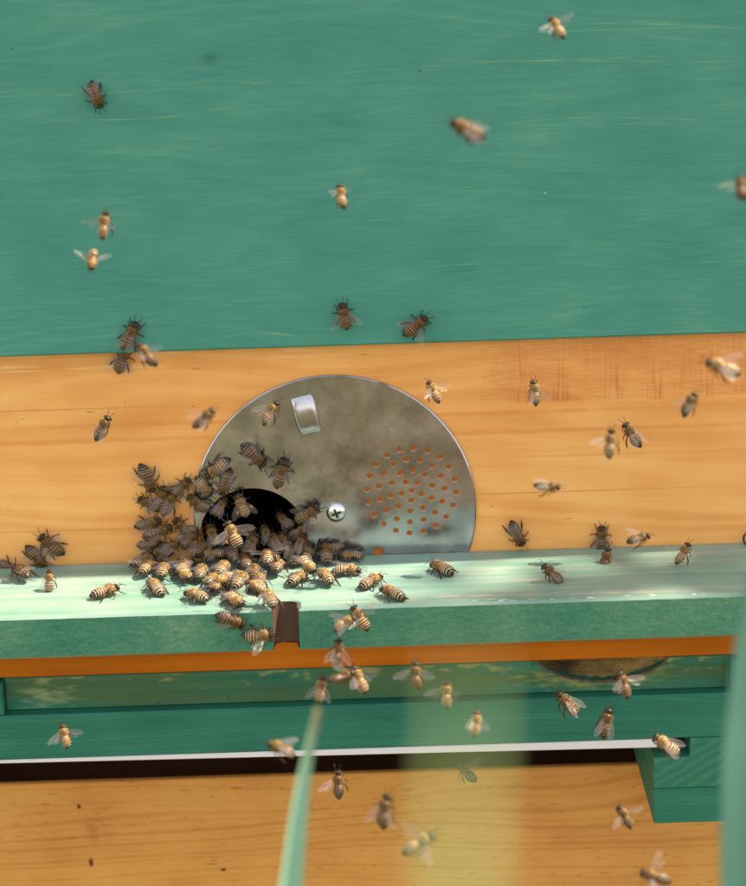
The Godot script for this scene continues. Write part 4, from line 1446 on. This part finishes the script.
	bee("fly", 1, "open", Vector3(44.7, -29.5, 148.1), Vector3(73, -6, 26), 0.88, "middle of three upright bees in a falling row before the green rail", "bees in flight in front of the hive")
	bee("fly", 1, "raised", Vector3(54.6, -38.2, 157.8), Vector3(72, -20, -20), 0.84, "lowest of three upright bees in a falling row before the green rail", "bees in flight in front of the hive")
	bee("fly", 0, "open", Vector3(115.0, -36.6, 128.1), Vector3(66, 48, 13), 0.92, "bee hovering right under the finger scoop in the green rail", "bees in flight in front of the hive")
	bee("fly", 0, "folded", Vector3(97.2, -70.7, 68.3), Vector3(45, 72, 25), 1.06, "sharp dark bee with a dangling leg, left below the finger scoop", "bees in flight in front of the hive")
	bee("fly", 0, "folded", Vector3(113.8, -77.2, 72.3), Vector3(65, -48, -51), 1.06, "banded bee flying up right before the lower green rail, right of the dark one", "bees in flight in front of the hive")
	bee("fly", 1, "folded", Vector3(135.7, -73.5, 107.7), Vector3(34, 78, 48), 1.06, "brown bee at the right end of the white tray edge", "bees in flight in front of the hive")
	bee("fly", 0, "vee", Vector3(-21.0, -29.6, 198.8), Vector3(21, 83, 26), 0.92, "blurred brown bee at the white tray edge, left of the grass blade", "bees in flight in front of the hive")
	bee("fly", 0, "raised", Vector3(-0.1, -76.5, 127.8), Vector3(73, 0, 22), 0.94, "bee flying up before the dark gap, right of the grass blade", "bees in flight in front of the hive")
	bee("fly", 0, "vee", Vector3(18.5, -46.6, 217.7), Vector3(68, -41, -14), 1.04, "grey blurred bee before the lower pine board, left of the yellow leaf", "bees in flight in front of the hive")
	bee("fly", 0, "open", Vector3(54.7, -119.7, 28.0), Vector3(47, 71, 40), 0.93, "faint bee behind the upper part of the yellow blurred leaf", "bees in flight in front of the hive")
	bee("fly", 1, "open", Vector3(29.9, -50.9, 237.8), Vector3(28, -81, -47), 1.06, "large pale bee glowing in the sun before the lower pine board", "bees in flight in front of the hive")
	bee("fly", 0, "open", Vector3(114.2, -85.6, 148.0), Vector3(54, 65, 48), 0.82, "bee with long spread wings before the lower pine board under the bracket", "bees in flight in front of the hive")
	bee("fly", 0, "open", Vector3(118.2, -77.4, 218.1), Vector3(17, 85, 46), 0.95, "blurred dark bee at the bottom edge right of the yellow leaf", "bees in flight in front of the hive")
	bee("fly", 1, "vee", Vector3(-25.7, 53.7, 28.2), Vector3(49, -70, -31), 0.94, "bright bee flying left of the stamped tab at the disc's top", "bees in flight in front of the hive")
	bee("walk", 0, "vee", Vector3(-35.7, 28.0, 1.5), Vector3(-47, -95, -86), 1.10, "bee crawling by itself on the disc's left part, head down right", "bees crawling on the metal disc")
	bee("walk", 0, "raised", Vector3(-24.1, 18.3, 1.5), Vector3(71, -89, -87), 1.10, "bee climbing up the disc above the entrance hole's right side", "bees crawling on the metal disc")
	bee("walk", 1, "folded", Vector3(-52.3, 22.4, 1.5), Vector3(-37, 94, 85), 1.02, "bee at the disc's left rim, head down left, highest there", "bees crawling on the metal disc")
	bee("walk", 0, "folded", Vector3(-49.0, 15.5, 1.5), Vector3(-73, 99, 80), 1.00, "bee head down on the disc between the rim and the entrance hole", "bees crawling on the metal disc")
	bee("walk", 1, "folded", Vector3(-59.0, 14.0, 2.0), Vector3(-56, -92, -85), 0.88, "amber backed bee crossing the disc's left rim", "bees crawling on the metal disc")
	bee("walk", 0, "vee", Vector3(-84.1, 18.5, 0.0), Vector3(-74, -90, -87), 1.10, "highest bee left of the disc, head down with banded abdomen up", "bees clustered round the entrance hole")
	bee("walk", 0, "folded", Vector3(-78.8, 8.3, 0.0), Vector3(71, -96, -102), 1.02, "left one of two bees side by side with silvery folded wings on the pine board", "bees clustered round the entrance hole")
	bee("walk", 0, "folded", Vector3(-75.2, 6.2, 0.6), Vector3(67, -79, -85), 1.04, "right one of two bees side by side with silvery folded wings on the pine board", "bees clustered round the entrance hole")
	bee("walk", 0, "vee", Vector3(-84.0, 5.6, 0.0), Vector3(33, 87, 84), 0.88, "bee with antennae pointing left at the cluster's outer left side", "bees clustered round the entrance hole")
	bee("walk", 0, "vee", Vector3(-69.7, 13.3, 0.5), Vector3(42, -84, -90), 0.93, "bee with a hind leg lifted, heading up to the disc's rim", "bees clustered round the entrance hole")
	bee("walk", 0, "open", Vector3(-61.5, 6.0, 2.0), Vector3(46, 94, 98), 0.98, "bee with long lilac wings hanging across the disc's lower left rim", "bees clustered round the entrance hole", Vector2(40, 48), false)
	bee("walk", 0, "folded", Vector3(-85.3, -3.1, 0.5), Vector3(15, -89, -91), 0.98, "upper of two parallel bees heading right at the cluster's left edge", "bees clustered round the entrance hole")
	bee("walk", 0, "folded", Vector3(-80.8, -6.9, 1.5), Vector3(18, -88, -87), 1.07, "lower of two parallel bees heading right at the cluster's left edge", "bees clustered round the entrance hole")
	bee("walk", 0, "folded", Vector3(-85.0, -13.7, 0.0), Vector3(7, -93, -84), 0.91, "bee with lilac wings lying level under the two parallel bees", "bees clustered round the entrance hole")
	bee("walk", 0, "vee", Vector3(-66.6, -11.4, 1.5), Vector3(46, -86, -84), 0.89, "black bee heading up right between the pine board and the entrance hole", "bees clustered round the entrance hole")
	bee("walk", 0, "folded", Vector3(-75.4, -14.3, 2.0), Vector3(29, -85, -83), 0.88, "dark shaded bee at the cluster's left, just above the landing board's back edge", "bees clustered round the entrance hole")
	bee("walk", 0, "vee", Vector3(-60.2, -15.6, 3.0), Vector3(44, -81, -78), 0.88, "dark bee half hidden at the entrance hole's lower left", "bees clustered round the entrance hole")
	bee("walk", 1, "folded", Vector3(-87.6, -21.0, 9.6), Vector3(0, -40, 3), 1.10, "shaded lilac winged bee at the landing board's back edge, cluster's left end", "bees clustered round the entrance hole")
	bee("walk", 1, "vee", Vector3(-41.9, 5.2, 4.5), Vector3(69, 92, 90), 0.94, "pale bee with an orange pollen load at the top left of the entrance hole", "bees clustered round the entrance hole", Vector2.ZERO, true)
	bee("fly", 1, "open", Vector3(-46.5, -5.0, 17.4), Vector3(60, 58, 39), 1.06, "golden bee with brown wings spread wide in the mouth of the entrance hole", "bees clustered round the entrance hole", Vector2(12, 25), true)
	bee("walk", 0, "folded", Vector3(-37.8, -11.9, 6.4), Vector3(53, -1, 21), 0.80, "black bee in the hole, right of the golden one with wide wings", "bees clustered round the entrance hole")
	bee("walk", 0, "folded", Vector3(-31.9, -10.8, 4.3), Vector3(50, 27, 15), 0.80, "banded bee deep in the entrance hole showing its abdomen", "bees clustered round the entrance hole")
	bee("walk", 0, "folded", Vector3(-23.3, -7.1, -4.9), Vector3(38, 59, 50), 0.80, "dim bee inside the right of the entrance hole", "bees clustered round the entrance hole")
	bee("walk", 0, "vee", Vector3(-13.2, -0.5, 3.0), Vector3(32, -90, -89), 1.03, "bee climbing towards the screw from the hole's right edge", "bees clustered round the entrance hole")
	bee("walk", 0, "folded", Vector3(-17.2, -8.6, 2.5), Vector3(34, -97, -94), 0.88, "dark bee below the one that climbs towards the screw", "bees clustered round the entrance hole")
	bee("walk", 0, "vee", Vector3(-25.1, -12.4, 10.4), Vector3(47, -16, -14), 0.80, "brown backed bee at the hole's lower right corner", "bees clustered round the entrance hole")
	bee("walk", 0, "folded", Vector3(-51.8, 3.1, 2.1), Vector3(52, -60, -47), 0.80, "dim bee on the inner left edge of the entrance hole", "bees clustered round the entrance hole")
	bee("walk", 1, "open", Vector3(-30.9, -18.0, 19.6), Vector3(1, 6, 2), 1.10, "bee with glossy black abdomen and wings out, in front of the hole", "bees clustered round the entrance hole", Vector2(5, 28), false)
	bee("walk", 1, "folded", Vector3(-26.2, -21.0, 23.6), Vector3(-8, -1, 7), 1.10, "amber bee close against the glossy black one's right side", "bees clustered round the entrance hole")
	bee("walk", 1, "folded", Vector3(-19.9, -22.0, 10.2), Vector3(2, 1, 6), 1.10, "bee with glaring white folded wings facing the hole, left one of two", "bees clustered round the entrance hole")
	bee("walk", 1, "folded", Vector3(-5.2, -22.0, 9.3), Vector3(-2, 1, -1), 1.10, "bee with glaring white folded wings facing the disc, right one of two", "bees clustered round the entrance hole")
	bee("walk", 1, "folded", Vector3(-14.0, -21.5, 4.9), Vector3(-2, -158, -6), 1.10, "brown bee heading down right between the two white winged ones", "bees clustered round the entrance hole")
	bee("walk", 1, "folded", Vector3(-13.6, -18.9, 27.4), Vector3(-12, -154, -4), 1.10, "amber bee head to head with the long legged one right of the cluster", "bees clustered round the entrance hole")
	bee("walk", 1, "vee", Vector3(-5.2, -21.4, 37.6), Vector3(3, 23, -5), 1.10, "long legged bee at the cluster's right, its shadow clear on the landing board", "bees walking on the landing board")
	bee("walk", 0, "folded", Vector3(-3.2, -17.3, 1.5), Vector3(11, 92, 87), 0.94, "shaded bee with lilac wings lying along the disc's bottom under the screw", "bees crawling on the metal disc")
	bee("walk", 1, "folded", Vector3(3.5, -22.0, 27.4), Vector3(-4, -90, -4), 1.05, "bee at the cluster's right end heading right with bright wings", "bees walking on the landing board")
	bee("walk", 1, "folded", Vector3(6.1, -22.0, 8.4), Vector3(2, 104, 0), 0.92, "rearmost bee at the cluster's right end, close to the disc's bottom", "bees walking on the landing board")
	bee("walk", 1, "vee", Vector3(-85.0, -21.0, 18.9), Vector3(1, -15, -1), 1.10, "golden striped bee climbing up right at the cluster's left corner", "bees clustered round the entrance hole")
	bee("walk", 1, "folded", Vector3(-77.6, -21.5, 23.0), Vector3(-2, -4, -0), 1.10, "bee with white gleaming wings next to the golden striped one at the left corner", "bees clustered round the entrance hole")
	bee("walk", 1, "folded", Vector3(-79.6, -22.0, 42.4), Vector3(4, 27, -4), 1.10, "golden bee on the landing board in front of the cluster's left corner, head up left", "bees walking on the landing board")
	bee("walk", 1, "vee", Vector3(-68.5, -21.0, 18.9), Vector3(6, -16, -3), 1.10, "black and white banded bee climbing right into the cluster", "bees clustered round the entrance hole")
	bee("walk", 1, "vee", Vector3(-60.6, -22.0, 54.4), Vector3(-3, 47, -2), 1.10, "bee in side view before the cluster, its shadow thrown left", "bees walking on the landing board")
	bee("walk", 1, "folded", Vector3(-54.8, -20.4, 40.5), Vector3(-10, -11, 6), 1.10, "golden bee behind the side view one, head up right", "bees clustered round the entrance hole")
	bee("walk", 1, "folded", Vector3(-60.6, -21.2, 27.3), Vector3(-1, -3, -4), 1.10, "dark bee with white stripes between two golden ones at left of the pile", "bees clustered round the entrance hole")
	bee("walk", 1, "folded", Vector3(-44.2, -21.7, 61.0), Vector3(-5, -152, -6), 1.10, "grey banded bee on the very front edge of the landing board, head down right", "bees walking on the landing board")
	bee("walk", 0, "vee", Vector3(-45.8, -24.8, 67.0), Vector3(-28, -87, -93), 1.04, "upper of two bees on the landing board's front face, left of the slot", "bees walking on the landing board")
	bee("walk", 1, "raised", Vector3(-34.4, -32.9, 67.0), Vector3(-0, -91, -83), 1.08, "lower of two bees on the landing board's front face, beside the slot", "bees walking on the landing board")
	bee("walk", 1, "vee", Vector3(-28.9, -20.0, 66.2), Vector3(10, 21, -4), 1.10, "striped bee hanging over the slot in the landing board, wing dropped", "bees walking on the landing board")
	bee("fly", 1, "raised", Vector3(-34.8, -14.8, 60.8), Vector3(27, 81, 30), 0.80, "blurred striped bee lifting off in the middle of the pile", "bees clustered round the entrance hole")
	bee("walk", 1, "folded", Vector3(-42.1, -17.9, 45.8), Vector3(-10, 8, 5), 1.10, "pale golden bee on top of the pile before the entrance hole", "bees clustered round the entrance hole")
	bee("walk", 1, "folded", Vector3(-48.1, -21.0, 38.4), Vector3(-3, 179, 4), 1.10, "reddish brown bee heading down in the middle of the pile", "bees clustered round the entrance hole")
	bee("walk", 1, "folded", Vector3(-55.4, -18.0, 11.0), Vector3(-4, 91, 2), 0.92, "golden bee heading left along the back of the pile", "bees clustered round the entrance hole")
	bee("walk", 1, "folded", Vector3(-51.0, -19.5, 28.3), Vector3(0, -10, -5), 1.10, "amber bee wedged between the back row and the top of the pile", "bees clustered round the entrance hole")
	bee("walk", 1, "vee", Vector3(-41.0, -21.0, 14.2), Vector3(7, 12, 4), 1.10, "bee with light tail below the wide winged one in the hole", "bees clustered round the entrance hole")
	bee("walk", 0, "folded", Vector3(-37.1, -21.5, 28.6), Vector3(-0, -2, -2), 1.10, "dark bee under the lifting one at right of the pile", "bees clustered round the entrance hole")
	bee("walk", 1, "folded", Vector3(-68.4, -21.5, 8.8), Vector3(4, -168, -2), 1.10, "dark bee in the shadow at the back left of the pile", "bees clustered round the entrance hole")
	bee("walk", 1, "folded", Vector3(-52.6, -21.5, 44.6), Vector3(3, 171, -1), 1.10, "tan bee heading down left at the front of the pile", "bees clustered round the entrance hole")
	bee("walk", 0, "folded", Vector3(-55.8, -8.6, 6.8), Vector3(66, 46, 37), 0.86, "dark bee pressed against the hole's left rim, below the lilac winged one", "bees clustered round the entrance hole")
	bee("walk", 0, "folded", Vector3(-54.9, -18.1, 11.2), Vector3(20, -44, -9), 0.80, "brown bee under the hole's left rim, head up right", "bees clustered round the entrance hole")
	bee("walk", 0, "vee", Vector3(-46.1, -15.0, 12.7), Vector3(40, -35, -11), 0.80, "bee below the golden wide winged one, tail down left", "bees clustered round the entrance hole")
	bee("walk", 0, "folded", Vector3(-37.6, -12.1, 10.0), Vector3(59, -59, -42), 0.82, "dark striped bee on the hole's floor, centre left", "bees clustered round the entrance hole")
	bee("fly", 1, "vee", Vector3(-29.4, -18.3, 14.6), Vector3(-13, 75, 44), 0.80, "tawny bee crossing behind the glossy black one, tail to the right", "bees clustered round the entrance hole")
	bee("walk", 0, "folded", Vector3(-23.1, -14.8, 10.2), Vector3(62, -8, -33), 0.80, "bee at the hole's floor directly behind the left white winged bee", "bees clustered round the entrance hole")
	bee("walk", 0, "folded", Vector3(-16.2, -13.6, 10.3), Vector3(57, -37, -16), 0.80, "bee leaving the hole's lower right corner, between the white winged pair", "bees clustered round the entrance hole")
	bee("walk", 0, "folded", Vector3(-26.5, -12.0, 11.3), Vector3(46, 32, 38), 0.80, "bee in the middle of the hole's lower edge, tail down right", "bees clustered round the entrance hole")
	bee("walk", 0, "folded", Vector3(-80.1, -16.9, 3.0), Vector3(15, 98, 85), 0.88, "brown bee at the pine's foot, tail pointing right into the cluster", "bees clustered round the entrance hole")
	bee("walk", 0, "vee", Vector3(-69.0, -5.8, 0.3), Vector3(53, 83, 91), 0.88, "bee in the gap between silvery winged pair and the hole, head up left", "bees clustered round the entrance hole")
	bee("walk", 1, "folded", Vector3(-42.0, -17.5, 49.7), Vector3(5, -16, -3), 1.10, "honey coloured bee in the pile's centre, head up right", "bees clustered round the entrance hole")
	bee("walk", 1, "folded", Vector3(-48.8, -19.0, 42.7), Vector3(-0, 135, -3), 0.99, "honey coloured bee lying level across the pile's front left", "bees clustered round the entrance hole")
	bee("walk", 1, "folded", Vector3(-33.9, -20.9, 43.2), Vector3(10, -5, 6), 1.10, "honey coloured bee right of the lifting one, head up", "bees clustered round the entrance hole")
	bee("walk", 1, "folded", Vector3(-67.8, -21.5, 27.5), Vector3(-4, -166, 0), 1.10, "brown bee between the corner bees and the side view one, head down", "bees clustered round the entrance hole")
	bee("walk", 1, "vee", Vector3(-17.8, -22.0, 36.7), Vector3(-3, -29, -1), 1.06, "small golden bee on the open board below the white winged pair", "bees walking on the landing board")
